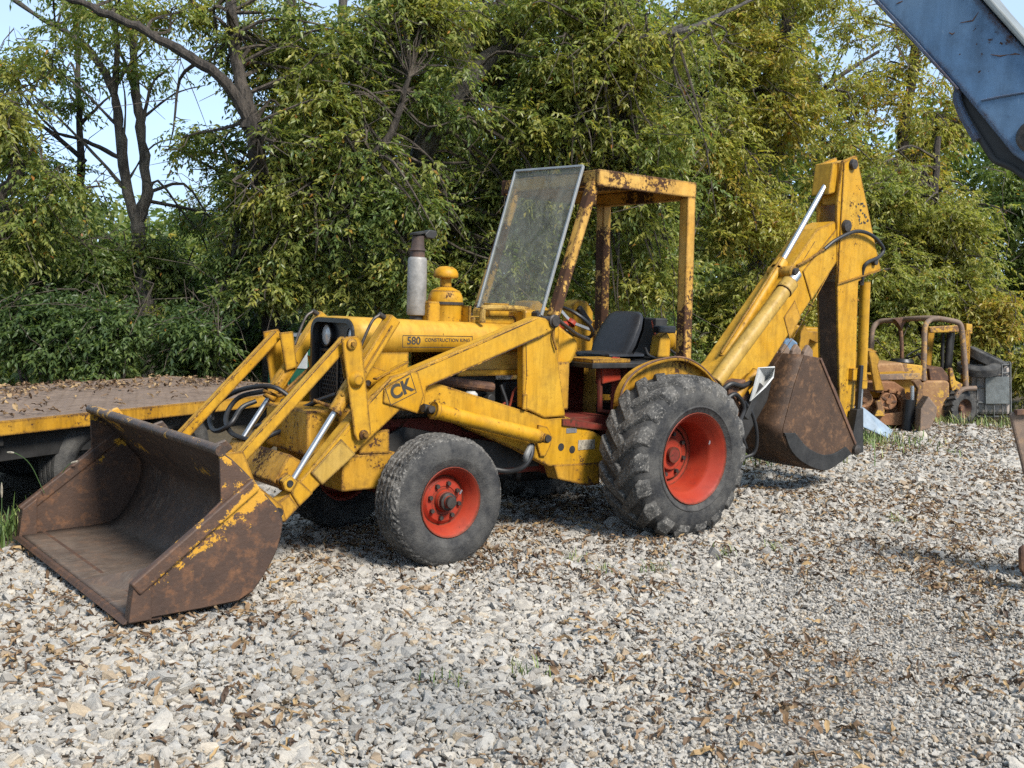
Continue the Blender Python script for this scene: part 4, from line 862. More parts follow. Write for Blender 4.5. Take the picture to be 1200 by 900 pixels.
# rear fenders: the near one shows its curved top and lip
for s in (1, -1):
    top = [tuple(v) for v in catmull([(0.404, 0.600, 0.964), (0.384, 0.600, 1.079), (0.293, 0.600, 1.192), (0.128, 0.600, 1.273), (-0.082, 0.600, 1.317), (-0.272, 0.600, 1.316), (-0.472, 0.600, 1.247), (-0.630, 0.600, 1.135), (-0.718, 0.600, 1.051)], 4)]
    low = [(p[0], s * .60, .62) for p in top]; up_ = [(p[0], s * .60, p[2]) for p in top]; out_ = [(p[0], s * .665, p[2] + .004) for p in top]; lip_ = [(p[0] + .0, s * .668, p[2] - .02) for p in top]
    f = MB().sheet([low, up_]).sheet([up_, out_, lip_])
    fo = part(f, 'fender', M['fender'], 0, solid=.007)
    MB().tube([(p[0], p[1], p[2] + .004) for p in out_], .008, 8).build('fender_lip', M['rust'], fo)
part(MB().prism([(-0.299, -0.750, 1.718), (-0.367, -0.750, 1.757), (-0.469, -0.750, 1.745), (-0.545, -0.750, 1.648), (-0.566, -0.750, 1.235), (-0.329, -0.750, 1.297)], -.85, -.70), 'stabilizer_guard', Y_, .012)
part(MB().prism([(-0.611, -0.750, 1.573), (-0.704, -0.750, 1.597), (-0.793, -0.750, 1.514), (-0.786, -0.750, 1.234), (-0.628, -0.750, 1.235)], -.80, -.70), 'stabilizer_cylinder', Y_, .012)
part(MB().bar((-0.349, -0.680, 1.691), (-0.497, -0.680, 1.543), .03, .05), 'stabilizer_pipe', M['bolt'], .006)
# ---- canopy: four posts, roof, windscreen
for s in (1, -1):
    part(MB().bar(tuple(Vector((0.564, 0.460, 2.604)) * 1 if s > 0 else Vector(((0.564, 0.460, 2.604)[0], -.462, (0.564, 0.460, 2.604)[2]))), tuple(Vector((0.904, 0.460, 1.611)) if s > 0 else Vector(((0.904, 0.460, 1.611)[0], -.462, (0.904, 0.460, 1.611)[2]))), .075, .07), 'canopy_post', CN, .008)
    part(MB().bar((-.425, s * .485, 2.58), (-.455, s * .485, 1.22), .09, .09), 'canopy_post', CN, .008)
roof = part(MB().box((-.44, -.607, 2.665), (.52, .505, 2.685)), 'canopy_roof', CN, .004)
for s in (1, -1):
    MB().box((-.47, .505 if s > 0 else -.638, 2.575), (.575, .533 if s > 0 else -.609, 2.697)).build('edge_channel', CN, roof, bevel=.008)
MB().box((.545, -.608, 2.59), (.573, .504, 2.694)).build('edge_channel', CN, roof, bevel=.006)
MB().box((-.465, -.547, 2.56), (-.39, .503, 2.662)).build('cross_beam', CN, roof, bevel=.006)
MB().box((.40, -.547, 2.60), (.46, .503, 2.663)).build('cross_beam', CN, roof, bevel=.006)
# windscreen: aluminium frame round a grimy pane
a_, b_, c_, d_ = [V(p) + Vector((.03, 0, 0)) for p in ((0.592, 0.410, 2.722), (0.596, -0.385, 2.748), (0.934, -0.385, 1.640), (0.943, 0.410, 1.621))]
wf = MB(); nrm = ((b_ - a_).cross(d_ - a_)).normalized()
for p, q in ((a_, b_), (b_, c_), (c_, d_), (d_, a_)): wf.bar(p, q, .022, .019, tuple(nrm))
wsf = part(wf, 'windscreen_frame', M['alu'], .004)
m_, t_, bs_, o_ = newmat('grimy_glass'); v_ = objvec(t_)
gd = ramp(t_, noise(t_, 3.2, 8, .68, objvec(t_, scale=(3, 1.6, 1.2)), 1.4), [(.33, (.09, .09, .09)), (.72, (.28, .28, .28))])
scr_ = ramp(t_, noise(t_, 9, 4, .6, objvec(t_, scale=(.6, 1.2, 1.0)), 3.0), [(.58, (0, 0, 0)), (.68, (1, 1, 1))])
gd = mixc(t_, mth(t_, 'MULTIPLY', scr_, .14), gd, (.85, .85, .85))
tr_ = N(t_, 'BsdfTransparent'); ms_ = N(t_, 'MixShader'); tr_.inputs['Color'].default_value = (.86, .88, .86, 1)
bs_.inputs['Base Color'].default_value = (.42, .40, .33, 1); bs_.inputs['Specular IOR Level'].default_value = .10; bs_.inputs['Roughness'].default_value = .22
t_.links.new(gd, ms_.inputs['Fac']); t_.links.new(tr_.outputs[0], ms_.inputs[1]); t_.links.new(bs_.outputs[0], ms_.inputs[2]); t_.links.new(ms_.outputs[0], o_.inputs['Surface'])
pane = MB(); pane.add([a_, b_, c_, d_], [(0, 1, 2, 3)]); pane.build('pane', m_, wsf, solid=.005)
part(MB().box((.94, -.40, 1.60), (1.0, .40, 1.645)), 'windscreen_sill', M['dark'], .006)
MB().bar(c_ + Vector((.012, .02, .012)), d_ + Vector((.012, -.02, .012)), .012, .035, tuple(nrm)).build('rubber_seal', M['hose'], wsf)
MB().bar(a_ + Vector((.012, -.02, -.05)), b_ + Vector((.012, .02, -.05)), .006, .008, tuple(nrm)).build('rubber_seal', M['hose'], wsf)

# ---- loader: towers, lift arms, cylinders, levers, bucket
tower = [(1.212, 0.500, 1.451), (1.049, 0.500, 1.603), (0.921, 0.500, 1.581), (0.783, 0.500, 0.880), (0.420, 0.500, 0.717), (0.420, 0.500, 0.555), (0.539, 0.500, 0.512), (0.858, 0.500, 0.540), (1.182, 0.500, 0.715), (1.192, 0.500, 0.958)]
tower2 = [(1.206, 0.500, 1.469), (1.184, 0.500, 1.511), (1.017, 0.500, 1.598), (0.912, 0.500, 1.575), (0.908, 0.500, 1.471), (0.784, 0.500, 0.893), (0.986, 0.500, 0.889), (1.185, 0.500, 0.970)]
brace = [(2.220, 0.450, 1.146), (2.170, 0.450, 1.228), (1.832, 0.450, 1.137), (0.928, 0.450, 0.881), (0.749, 0.450, 0.886), (0.364, 0.450, 0.708), (0.355, 0.450, 0.531), (0.494, 0.450, 0.508), (0.913, 0.450, 0.531), (1.234, 0.450, 0.681), (2.032, 0.450, 0.995)]
for s in (1, -1):
    k = MB(); k.prism(tower2, s * .425, s * .50)
    to = part(k, 'loader_tower', Y_, .010)
    k = MB(); k.prism(brace, s * .40, s * .485); part(k, 'frame_brace', Y_, .008)
    k = MB(); k.prism([(0.874, 0.500, 0.541), (0.419, 0.500, 0.529), (0.410, 0.500, 0.360), (0.531, 0.500, 0.356), (0.828, 0.500, 0.431)], s * .36, s * .49); part(k, 'mount_foot', YW, .008)
    k = MB(); k.prism([(1.040, 0.510, 0.843), (0.960, 0.510, 0.827), (0.908, 0.510, 0.750), (0.922, 0.510, 0.689), (0.966, 0.510, 0.611), (1.014, 0.510, 0.614), (1.050, 0.510, 0.709)], s * .485, s * .505); part(k, 'pin_plate', Y_, .004)
    if s > 0:
        for px in ((0.806, 0.490, 0.667), (0.697, 0.490, 0.642)):
            MB().lathe([(0, 0), (0, .030), (.004, .028), (.005, 0)], (px[0], .483, px[2]), (0, 1, 0), 18).build('grease_hole', M['dark'], to)
        MB().box(((0.662, 0.490, 0.779)[0], .484, (0.661, 0.490, 0.767)[2]), ((0.763, 0.490, 0.809)[0], .489, (0.763, 0.490, 0.803)[2])).build('data_plate', M['steel'], to)
        MB().box(((0.476, 0.490, 0.635)[0], .484, (0.476, 0.490, 0.635)[2]), ((0.642, 0.490, 0.708)[0], .489, (0.642, 0.490, 0.708)[2])).build('data_plate', M['plate'], to)
        MB().box(((1.200, 0.510, 0.959)[0], .50, (1.200, 0.510, 0.959)[2]), ((1.159, 0.510, 1.066)[0], .515, (1.159, 0.510, 1.066)[2])).build('stop_block', Y_, to, bevel=.004)
        for px in ((644, 430), (641, 441)):
            pass
    # lift arm: upper reach, knee plate, lower reach
    arm = MB()
    arm.prism([(1.105, 0.530, 1.615), (1.026, 0.530, 1.604), (0.928, 0.530, 1.533), (1.021, 0.530, 1.490), (2.021, 0.530, 1.136), (2.036, 0.530, 0.958), (2.083, 0.530, 0.976), (2.220, 0.530, 0.993), (2.550, 0.530, 0.726), (2.778, 0.530, 0.556), (2.924, 0.530, 0.432), (3.018, 0.530, 0.348), (3.108, 0.530, 0.444), (2.982, 0.530, 0.531), (2.860, 0.530, 0.646), (2.655, 0.530, 0.866), (2.466, 0.530, 1.061), (2.290, 0.530, 1.214), (2.194, 0.530, 1.234)], s * .43, s * .53)
    ao = part(arm, 'lift_arm', Y_, .010)
    k = MB(); k.prism([(2.854, 0.530, 0.635), (2.772, 0.530, 0.555), (2.544, 0.530, 0.731), (2.648, 0.530, 0.833)], s * .528, s * .545); k.build('wear_plate', YP, ao, bevel=.006)
    k = MB(); k.prism([(3.108, 0.530, 0.444), (2.993, 0.530, 0.516), (2.924, 0.530, 0.432), (3.024, 0.530, 0.343)], s * .424, s * .538); k.build('arm_tip', YW, ao, bevel=.006)
    k = MB(); k.prism([(2.354, 0.540, 1.047), (2.350, 0.540, 1.129), (2.149, 0.540, 1.245), (2.097, 0.540, 1.239), (2.046, 0.540, 1.088), (2.089, 0.540, 0.966)], s * .528, s * .543); k.build('knee_plate', Y_, ao, bevel=.005)
    k = MB(); k.cyl((.955, s * .40, 1.585), (.955, s * .56, 1.585), .036, 18); k.build('pivot_pin', M['bolt'], ao)
    k = MB(); k.lathe([(0, .048), (.014, .048), (.02, .038), (.02, 0)], (.955, s * .53, 1.585), (0, s, 0), 20); k.build('pin_collar', M['bolt'], ao)
    k = MB(); k.bar((2.36, s * .44, 1.19), (2.12, s * .44, 1.30), .05, .012); k.build('arm_rib', Y_, ao, bevel=.003)
    for pl_ in ([(2.181, 0.530, 1.217), (1.618, 0.530, 1.416), (1.120, 0.530, 1.597)], [(2.619, 0.530, 0.853), (2.454, 0.530, 1.039), (2.295, 0.530, 1.192)], [(2.008, 0.530, 1.147), (1.613, 0.530, 1.283), (1.037, 0.530, 1.489)]):
        k = MB().tube([(q[0], s * .531, q[2]) for q in pl_], .0035, 6); k.build('weld_seam', M['seam'], ao)
    # lift cylinder
    p0, p1 = Vector((2.063, 0.600, 1.005)), Vector((1.079, 0.600, 0.764)); p0.y *= s; p1.y *= s; d = (p1 - p0).normalized()
    lc = MB().cyl(p0 + d * .05, p1 - d * .05, .052, 24).lathe([(-.05, 0), (-.05, .034), (.05, .034), (.05, 0)], p1, (0, 1, 0), 18)
    lc.cyl(p1 - d * .07, p1 - d * .02, .045, 18)
    lo = part(lc, 'lift_cylinder', Y_, 0)
    MB().lathe([(0, .053), (0, .059), (.03, .059), (.03, .053)], p0 + d * .05, tuple(d), 22).build('gland_nut', Y_, lo)
    MB().cyl(p0 - d * .03, p0 + d * .06, .028, 16).build('rod', M['dark'], lo)
    MB().cyl((p0.x, s * .50, p0.z), (p0.x, s * .655, p0.z), .020, 16).build('rod_pin', M['bolt'], lo)
    MB().cyl((p1.x, s * .47, p1.z), (p1.x, s * .665, p1.z), .026, 16).build('base_pin', M['bolt'], lo)
    # bucket lever (link plate) outside the arm
    k = MB().tube([(q[0], s * .488, q[2]) for q in [(1.165, 0.485, 0.955), (0.779, 0.485, 0.885)]], .004, 6); k.build('weld_seam', M['seam'], to)
    k = MB().tube([(q[0], s * .502, q[2]) for q in [(1.183, 0.500, 1.487), (1.164, 0.500, 1.199), (1.177, 0.500, 0.969)]], .003, 6); k.build('weld_seam', M['seam'], to)
    lk = MB(); lk.prism([(2.672, 0.560, 1.452), (2.560, 0.560, 1.474), (2.529, 0.560, 1.426), (2.448, 0.560, 0.859), (2.478, 0.560, 0.828), (2.545, 0.560, 0.815), (2.570, 0.560, 0.854)], s * .550, s * .565); lko = part(lk, 'lever', Y_, .005)
    k = MB(); k.prism([(2.619, 0.420, 1.451), (2.517, 0.420, 1.463), (2.481, 0.420, 1.214), (2.565, 0.420, 1.189)], s * .405, s * .42); k.build('inner_plate', Y_, lko, bevel=.004)
    for px, r_ in (((2.606, 0.560, 1.421), .034), ((2.509, 0.560, 0.856), .030)):
        MB().lathe([(0, r_), (.014, r_), (.018, r_ * .8), (.018, 0)], (px[0], s * .565, px[2]), (0, s, 0), 18).build('pin', M['yellow_worn'], lko)
        MB().cyl((px[0], s * .57, px[2]), (px[0], s * .598, px[2]), .015, 6).build('bolt', M['yellow_worn'], lko)
    px = (2.566, 0.560, 1.199)
    MB().lathe([(0, .052), (.02, .045), (.035, .028), (.038, 0)], (px[0], s * .565, px[2]), (0, s, 0), 22).build('boss', Y_, lko)
    # bucket rod from lever top to bucket
    br = MB(); br.bar((2.60, s * .485, 1.44), (3.36, s * .485, .67), .060, .072); bro = part(br, 'bucket_rod', Y_, .008)
    for dy in (.029, -.029): MB().tube([(2.62, s * .485 + dy, 1.46), (3.36, s * .485 + dy, .71)], .003, 6).build('weld_seam', M['seam'], bro)
    # dump cylinder
    q0, q1 = Vector((2.255, s * .475, 1.585)), Vector((2.955, s * .475, .565)); d = (q1 - q0).normalized()
    k = MB(); k.bar(q0, q0 + d * .62, .085, .085); dc = part(k, 'dump_cylinder', Y_, .010)
    k = MB(); k.tube([q0 + d * .40, q0 + d * .60, q0 + d * .62, q0 + d * .72], [.050, .050, .046, .046], 20); k.build('barrel', YW, dc)
    k = MB(); k.cyl(q0 + d * .70, q1 - d * .02, .020, 16); k.build('rod', M['chrome'], dc)
    k = MB(); k.cyl(q0 + d * .03 + Vector((.03, s * -.02, .02)), q0 + d * .03 + Vector((.075, s * -.02, .045)), .018, 10).tube(catmull([q0 + d * .03 + Vector((.07, s * -.02, .042)), q0 + d * .10 + Vector((.09, s * -.02, .05)), q0 + d * .3 + Vector((.06, s * -.03, .03))]), .010, 8); k.build('fitting', M['bolt'], dc)
    k = MB(); k.bar(q0 + d * .06 + Vector((.0, s * .046, 0)), q0 + d * .55 + Vector((0, s * .046, 0)), .008, .012); k.build('seam_weld', YW, dc)
    k = MB(); k.prism([(3.030, 0.500, 0.592), (2.969, 0.500, 0.634), (2.918, 0.500, 0.583), (2.962, 0.500, 0.514), (3.007, 0.500, 0.528)], s * .425, s * .452); k.build('rod_bracket', YW, ao, bevel=.006)
    k = MB(); k.prism([(3.049, 0.550, 0.601), (2.994, 0.550, 0.638), (2.943, 0.550, 0.588), (2.987, 0.550, 0.529), (3.026, 0.550, 0.543)], s * .515, s * .555); k.build('rod_bracket', Y_, ao, bevel=.006)
    k = MB(); k.prism([(2.982, 0.540, 0.522), (2.938, 0.540, 0.607), (2.834, 0.540, 0.509), (2.924, 0.540, 0.434)], s * .528, s * .541); k.build('front_plate', Y_, ao, bevel=.005)
    k = MB(); k.cyl(((3.003, 0.570, 0.585)[0], s * .40, (3.003, 0.570, 0.585)[2]), ((2.997, 0.570, 0.585)[0], s * .564, (2.997, 0.570, 0.585)[2]), .020, 16); k.build('rod_pin', M['dark'], ao)
    # steel tube lines along lever
    k = MB().tube(catmull([(2.40, s * .36, 1.22), (2.55, s * .38, 1.08), (2.62, s * .38, 1.02), (2.75, s * .36, 1.06)]), .011, 8); part(k, 'hydraulic_line', YW, 0)
part(MB().bar((2.93, -.43, .62), (2.93, .43, .62), .15, .20, (1, 0, 0.6)), 'cross_tube', YW, .012)
# hoses in front of the nose
hoses = [[(2.750, -0.483, 0.978), (2.850, -0.494, 0.933), (2.950, -0.443, 0.832), (3.000, -0.582, 0.772), (2.950, -0.797, 0.835), (2.900, -0.741, 0.959), (2.800, -0.583, 1.053), (2.700, -0.351, 1.087), (2.600, -0.269, 1.022)],
         [(2.720, -0.387, 1.056), (2.800, -0.653, 0.988), (2.900, -0.634, 0.862), (2.950, -0.413, 0.772), (2.900, -0.144, 0.755), (2.750, -0.080, 0.817), (2.600, 0.109, 0.870)],
         [(2.700, -0.191, 1.003), (2.620, -0.074, 0.965), (2.580, 0.088, 1.024), (2.550, 0.296, 1.086)],
         [(2.850, -0.257, 0.830), (2.750, -0.083, 0.890), (2.620, 0.050, 0.899)]]
for h in hoses: part(MB().tube(catmull(h, 6), .017, 10), 'hydraulic_hose', M['hose'], 0)
part(MB().tube(catmull([(1.154, 0.580, 0.723), (1.182, 0.600, 0.637), (1.240, 0.580, 0.560), (1.328, 0.500, 0.530), (1.493, 0.400, 0.570)]), .018, 10), 'hydraulic_hose', M['hose'], 0)
part(MB().tube(catmull([(1.169, 0.580, 0.712), (1.221, 0.600, 0.651), (1.211, 0.580, 0.606)]), .022, 10), 'hose_fitting', M['galv'], 0)
part(MB().tube(catmull([(0.889, 0.500, 1.594), (0.763, 0.450, 1.544), (0.528, 0.300, 1.484), (0.314, 0.200, 1.442)]), .016, 10), 'control_rod', M['bolt'], 0)
part(MB().tube(catmull([(0.936, 0.520, 1.551), (0.949, 0.520, 1.471), (0.913, 0.520, 1.380)]), .008, 8), 'grease_line', YW, 0)
part(MB().box((.10, -.62, .30), (.75, -.10, .50)), 'belly_tank', M['black'], .05)

# bucket
W2 = 1.104
def bp(px): return px
prof = [(3.672, .889), (3.60, .835), (3.50, .735), (3.40, .62), (3.335, .54), (3.315, .47), (3.345, .34), (3.41, .225), (3.48, .135), (3.56, .095), (3.75, .085), (4.00, .078), (4.115, .075)]
bk = MB()
rows = [[(x, -W2 + W2 * 2 * k / 12, z) for k in range(13)] for x, z in [( p[0], p[1]) for p in [tuple(v) for v in catmull([(a, 0, b) for a, b in prof], 3)] for p in [(p[0], p[2])]]]
bk.sheet(rows)
bucket = part(bk, 'bucket', M['bucket'], 0, solid=.016)
plate = [(3.672, .889), (3.60, .66), (3.83, .44), (4.135, .215), (4.15, .035)] + [(x, z) for x, z in prof[::-1][1:]]
plate = [(3.672, .889), (3.66, .63), (4.10, .235), (4.125, .072)] + [(x, z) for x, z in prof[::-1][1:]]
for s in (1, -1):
    MB().prism([(x, 0, z) for x, z in plate], s * (W2 - .002), s * (W2 + .016)).build('side_plate', M['bucket_side'], bucket, bevel=.003)
    MB().bar((4.105, s * (W2 + .016), .232), (3.475, s * (W2 + .016), .712), .052, .075).build('side_rib', M['bucket_side'], bucket, bevel=.010)
    MB().prism([(4.135, 0, .068), (4.11, 0, .255), (4.02, 0, .32), (4.02, 0, .068)], s * (W2 - .045), s * (W2 + .030)).build('side_cutter', M['bucket_side'], bucket, bevel=.006)
MB().tube([(3.665, -W2 - .02, .895), (3.665, W2 + .02, .895)], .030, 14).build('rim_bar', M['bucket'], bucket)
MB().prism([(3.96, 0, .056), (4.155, 0, .056), (4.135, 0, .076), (3.96, 0, .088)], -W2, W2).build('cutting_edge', M['bucket_side'], bucket, bevel=.003)
# raised triangular sheet on the bucket floor
dz = MB(); A, B, C = (4.12, .26, .082), (3.43, 1.06, .36), (3.78, 1.085, .088)
dz.add([A, B, C, (3.80, .0, .085), (3.47, .45, .155)], [(0, 1, 2), (0, 3, 4), (0, 4, 1)])
dz.build('floor_triangle', M['bucket'], bucket)
for yy in (.95, -.0, -.85):
    MB().prism([(3.66, 0, .90), (3.57, 0, .93), (3.53, 0, .88), (3.60, 0, .83)], yy - .012, yy + .012).build('lifting_eye', M['bucket'], bucket, bevel=.008)
for s in (1, -1):
    for off in (-.075, .075):
        MB().prism([(3.515, 0, .79), (3.30, 0, .80), (3.22, 0, .60), (3.05, 0, .46), (3.02, 0, .36), (3.29, 0, .38), (3.285, 0, .52), (3.395, 0, .66)], s * .485 + off - .012, s * .485 + off + .012).build('hinge_plate', YW, bucket, bevel=.004)
    MB().cyl((3.08, s * .485 - .1, .42), (3.08, s * .485 + .1, .42), .03, 14).build('hinge_pin', M['bolt'], bucket)

# ---- decals
def text(body, size, org, ex, ez, m, parent, ny=1, bold=0.0, name='lettering', sp=1.0):
    cu = bpy.data.curves.new('lettering', 'FONT'); cu.body = body; cu.size = size; cu.extrude = .0006; cu.offset = bold; cu.space_character = sp
    to_ = bpy.data.objects.new('lettering_curve', cu); COL.objects.link(to_)
    dg = bpy.context.evaluated_depsgraph_get(); me = bpy.data.meshes.new_from_object(to_.evaluated_get(dg))
    bpy.data.objects.remove(to_); me.materials.clear(); me.materials.append(m)
    ex, ez = V(ex).normalized(), V(ez).normalized(); n = ex.cross(ez)
    mt = Matrix(((ex.x, ez.x, n.x, org[0]), (ex.y, ez.y, n.y, org[1]), (ex.z, ez.z, n.z, org[2]), (0, 0, 0, 1)))
    me.transform(mt); return link(bpy.data.objects.new(name, me), parent)
def frame_lines(p, ex, ez, wd, ht, y, th, m, parent, name='decal_border'):
    k = MB(); p = V(p); ex, ez = V(ex).normalized(), V(ez).normalized()
    c = [p, p + ex * wd, p + ex * wd + ez * ht, p + ez * ht]
    for i in range(4): k.bar(c[i], c[(i + 1) % 4], .002, th)
    return k.build(name, m, parent)
X_, Z_ = (-1, 0, 0), (0, 0, 1)
hx = (2.036, 0.303, 1.404)
text('580', .072, (hx[0], .3005, hx[2] + .004), (-1, 0, -.004), Z_, M['letter'], hood, bold=.0016)
cx_ = (1.894, 0.303, 1.416)
text('CONSTRUCTION KING', .0335, (cx_[0], .3005, cx_[2] + .010), (-1, 0, -.004), Z_, M['letter'], hood, bold=.0004, sp=1.08)
fl = (2.069, 0.303, 1.376)
frame_lines((fl[0], .3002, fl[2] + .012), (-1, 0, -.004), Z_, .57, .078, 0, .0035, M['letter'], hood)
for s in (1,):
    ck = (2.288, 0.545, 1.035); e = (Vector((2.104, 0.545, 1.145)) - Vector((2.295, 0.545, 1.068))); e.y = 0; e.normalize()
    z = Vector((0, 1, 0)).cross(e) * -1
    if z.z < 0: z = -z
    o_ck = Vector(ck); o_ck.y = .5445
    kp = [c for c in T.children if c.name.startswith('lift_arm')][0]
    text('CK', .122, o_ck + e * .012 + z * .026, e, z, M['letter'], kp, bold=.0045, sp=1.0)
    frame_lines(o_ck + e * -.012 - Vector((0, .0008, 0)), e, z, .205, .132, 0, .004, M['letter'], kp)

# ---- backhoe: swing frame, boom, dipper, bucket
part(MB().prism([(-1.263, 0.100, 1.131), (-1.621, 0.100, 1.240), (-2.076, 0.100, 1.117), (-2.008, 0.100, 0.882), (-1.698, 0.100, 0.503), (-1.406, 0.100, 0.519), (-1.305, 0.100, 0.828)], -.20, .12), 'swing_frame', M['dark'], .02)
part(MB().prism([(-1.214, 0.300, 1.057), (-1.435, 0.300, 1.112), (-1.542, 0.300, 0.914), (-1.393, 0.300, 0.754), (-1.234, 0.300, 0.776)], .16, .32), 'swing_bracket', M['rust'], .015)
part(MB().cyl((-1.208, 0.250, 0.876), (-1.589, 0.250, 1.106), .06, 16).cyl((-1.334, 0.300, 0.951), (-1.593, 0.300, 1.170), .045, 16), 'swing_cylinder', YW, 0)
part(MB().tube(catmull([(-1.133, 0.340, 0.931), (-1.260, 0.360, 0.988), (-1.381, 0.360, 0.865), (-1.325, 0.360, 0.704), (-1.454, 0.340, 0.508)]), .02, 10), 'hydraulic_hose', M['hose'], 0)
part(MB().tube(catmull([(-1.377, 0.360, 0.925), (-1.475, 0.380, 0.804), (-1.547, 0.380, 0.621), (-1.548, 0.360, 0.467), (-1.439, 0.320, 0.416)]), .016, 10), 'hydraulic_hose', M['hose'], 0)
part(MB().tube(catmull([(-1.109, 0.300, 0.987), (-1.211, 0.340, 1.075), (-1.391, 0.340, 1.057), (-1.618, 0.300, 1.139)]), .022, 10), 'hydraulic_hose', M['hose'], 0)
st = MB(); st.add([(-1.475, 0.420, 1.217), (-1.696, 0.420, 1.222), (-1.679, 0.420, 1.132), (-1.580, 0.420, 1.051), (-1.383, 0.420, 0.930), (-1.439, 0.420, 1.091), (-1.739, 0.300, 1.107)], [(0, 1, 6), (1, 2, 6), (2, 3, 6), (3, 4, 6), (4, 5, 6), (5, 0, 6)])
part(st, 'stabilizer_pad', M['white'], 0, solid=.014)
part(MB().bar((-1.387, 0.360, 0.776), (-1.572, 0.360, 1.069), .06, .06), 'stabilizer_leg', M['dark'], .006)
boom = MB(); boom.prism([(-1.143, 0.130, 1.083), (-1.378, 0.130, 1.244), (-2.601, 0.130, 2.500), (-2.862, 0.130, 2.591), (-2.950, 0.130, 2.524), (-2.974, 0.130, 2.263), (-2.061, 0.130, 1.293), (-1.704, 0.130, 0.894), (-1.407, 0.130, 0.827)], -.13, .13)
bo_ = part(boom, 'boom', Y_, .014)
MB().prism([(-2.401, 0.130, 2.090), (-2.946, 0.130, 2.572), (-2.974, 0.130, 2.263), (-2.554, 0.130, 1.824)], .13, .142).build('doubler_plate', Y_, bo_, bevel=.004)
MB().prism([(-2.262, 0.130, 1.451), (-2.411, 0.130, 1.660), (-2.308, 0.130, 1.817), (-2.157, 0.130, 1.656)], .13, .136).build('weld_plate', YW, bo_, bevel=.003)
for pl_ in ([(-1.561, 0.131, 1.235), (-2.571, 0.131, 2.378)], [(-1.838, 0.131, 1.007), (-2.322, 0.131, 1.475), (-2.872, 0.131, 2.160)]): MB().tube(pl_, .0035, 6).build('weld_seam', M['seam'], bo_)
# boom cylinder (fat, faded) and dipper cylinder with chrome rod
p0, p1 = Vector((-2.140, 0.200, 1.977)), Vector((-1.174, 0.200, 1.073)); d = (p1 - p0).normalized()
k = MB().cyl(p0, p1, .068, 26).cyl(p0 - d * .0, p0 + d * .12, .078, 26); bc = part(k, 'boom_cylinder', YP, 0)
MB().cyl(p0 - d * .12, p0, .05, 16).build('rod', M['chrome'], bc)
p2, p3 = Vector((-2.232, 0.030, 2.178)), Vector((-1.458, 0.030, 1.275)); d2 = (p3 - p2).normalized()
k = MB().cyl(p2, p3, .046, 22).cyl(p2, p2 + d2 * .10, .064, 22); cy = part(k, 'dipper_cylinder', Y_, 0)
MB().cyl(Vector((-2.897, 0.030, 3.022)), p2 + d2 * .05, .027, 16).build('rod', M['chrome'], cy)
MB().tube([p2 + Vector((.055, .03, .03)), p3 + Vector((.06, .03, .05))], .012, 8).build('oil_pipe', Y_, cy)
pb = (-2.182, 0.200, 2.072)
MB().lathe([(-.22, .06), (.04, .06), (.05, .05), (.05, 0)], (pb[0], .16, pb[2]), (0, 1, 0), 20).build('pin_boss', YW, bo_)
MB().lathe([(0, .04), (.03, .04), (.035, 0)], (pb[0], .21, pb[2]), (0, 1, 0), 16).build('pin_head', M['bolt'], bo_)
# dipper
dip = MB()
dip.prism([(-3.119, 0.150, 3.239), (-2.917, 0.150, 3.168), (-2.860, 0.150, 2.743), (-2.907, 0.150, 2.227), (-2.928, 0.150, 1.999), (-3.122, 0.150, 0.471), (-3.353, 0.150, 0.458), (-3.276, 0.150, 2.028), (-3.630, 0.150, 2.162), (-3.462, 0.150, 2.508)], .125, .15)
dip.prism([(-3.119, 0.150, 3.239), (-2.917, 0.150, 3.168), (-2.860, 0.150, 2.743), (-2.907, 0.150, 2.227), (-2.928, 0.150, 1.999), (-3.122, 0.150, 0.471), (-3.353, 0.150, 0.458), (-3.276, 0.150, 2.028), (-3.630, 0.150, 2.162), (-3.462, 0.150, 2.508)], -.09, -.065)
dp = part(dip, 'dipper', Y_, .006)
dd = loc_front = [(-2.934, 0.150, 2.236), (-3.108, 0.150, 0.471)]
MB().prism([(-2.926, 0.150, 2.015), (-3.263, 0.150, 2.020), (-3.350, 0.150, 0.484), (-3.120, 0.150, 0.496)], -.065, .125).build('dipper_core', M['bucket_dark'], dp, bevel=.004)
MB().prism([(-2.905, 0.150, 3.151), (-3.122, 0.150, 3.207), (-3.185, 0.150, 2.836), (-2.901, 0.150, 2.747)], -.065, .125).build('head_block', Y_, dp, bevel=.006)
MB().prism([(-2.824, 0.150, 3.142), (-2.904, 0.150, 3.159), (-2.917, 0.150, 2.870), (-2.784, 0.150, 2.834)], -.10, .10).build('rod_lug', Y_, dp, bevel=.01)
MB().prism([(-3.120, 0.150, 3.231), (-3.462, 0.150, 2.508), (-3.630, 0.150, 2.162), (-2.928, 0.150, 1.990), (-2.918, 0.150, 2.260), (-2.919, 0.150, 3.152)], .151, .163).build('doubler_plate', Y_, dp, bevel=.004)
MB().bar((-2.903, 0.168, 1.990), (-3.603, 0.168, 2.152), .012, .012).build('weld_bead', YW, dp)
for px, r_ in (((-3.043, 0.160, 3.141), .052), ((-2.987, 0.160, 2.550), .062), ((-3.489, 0.160, 2.231), .035)):
    MB().lathe([(-.01, r_ * .8), (.012, r_), (.04, r_ * .9), (.045, 0)], (px[0], .16, px[2]), (0, 1, 0), 22).build('pivot_pin', M['bolt'], dp)
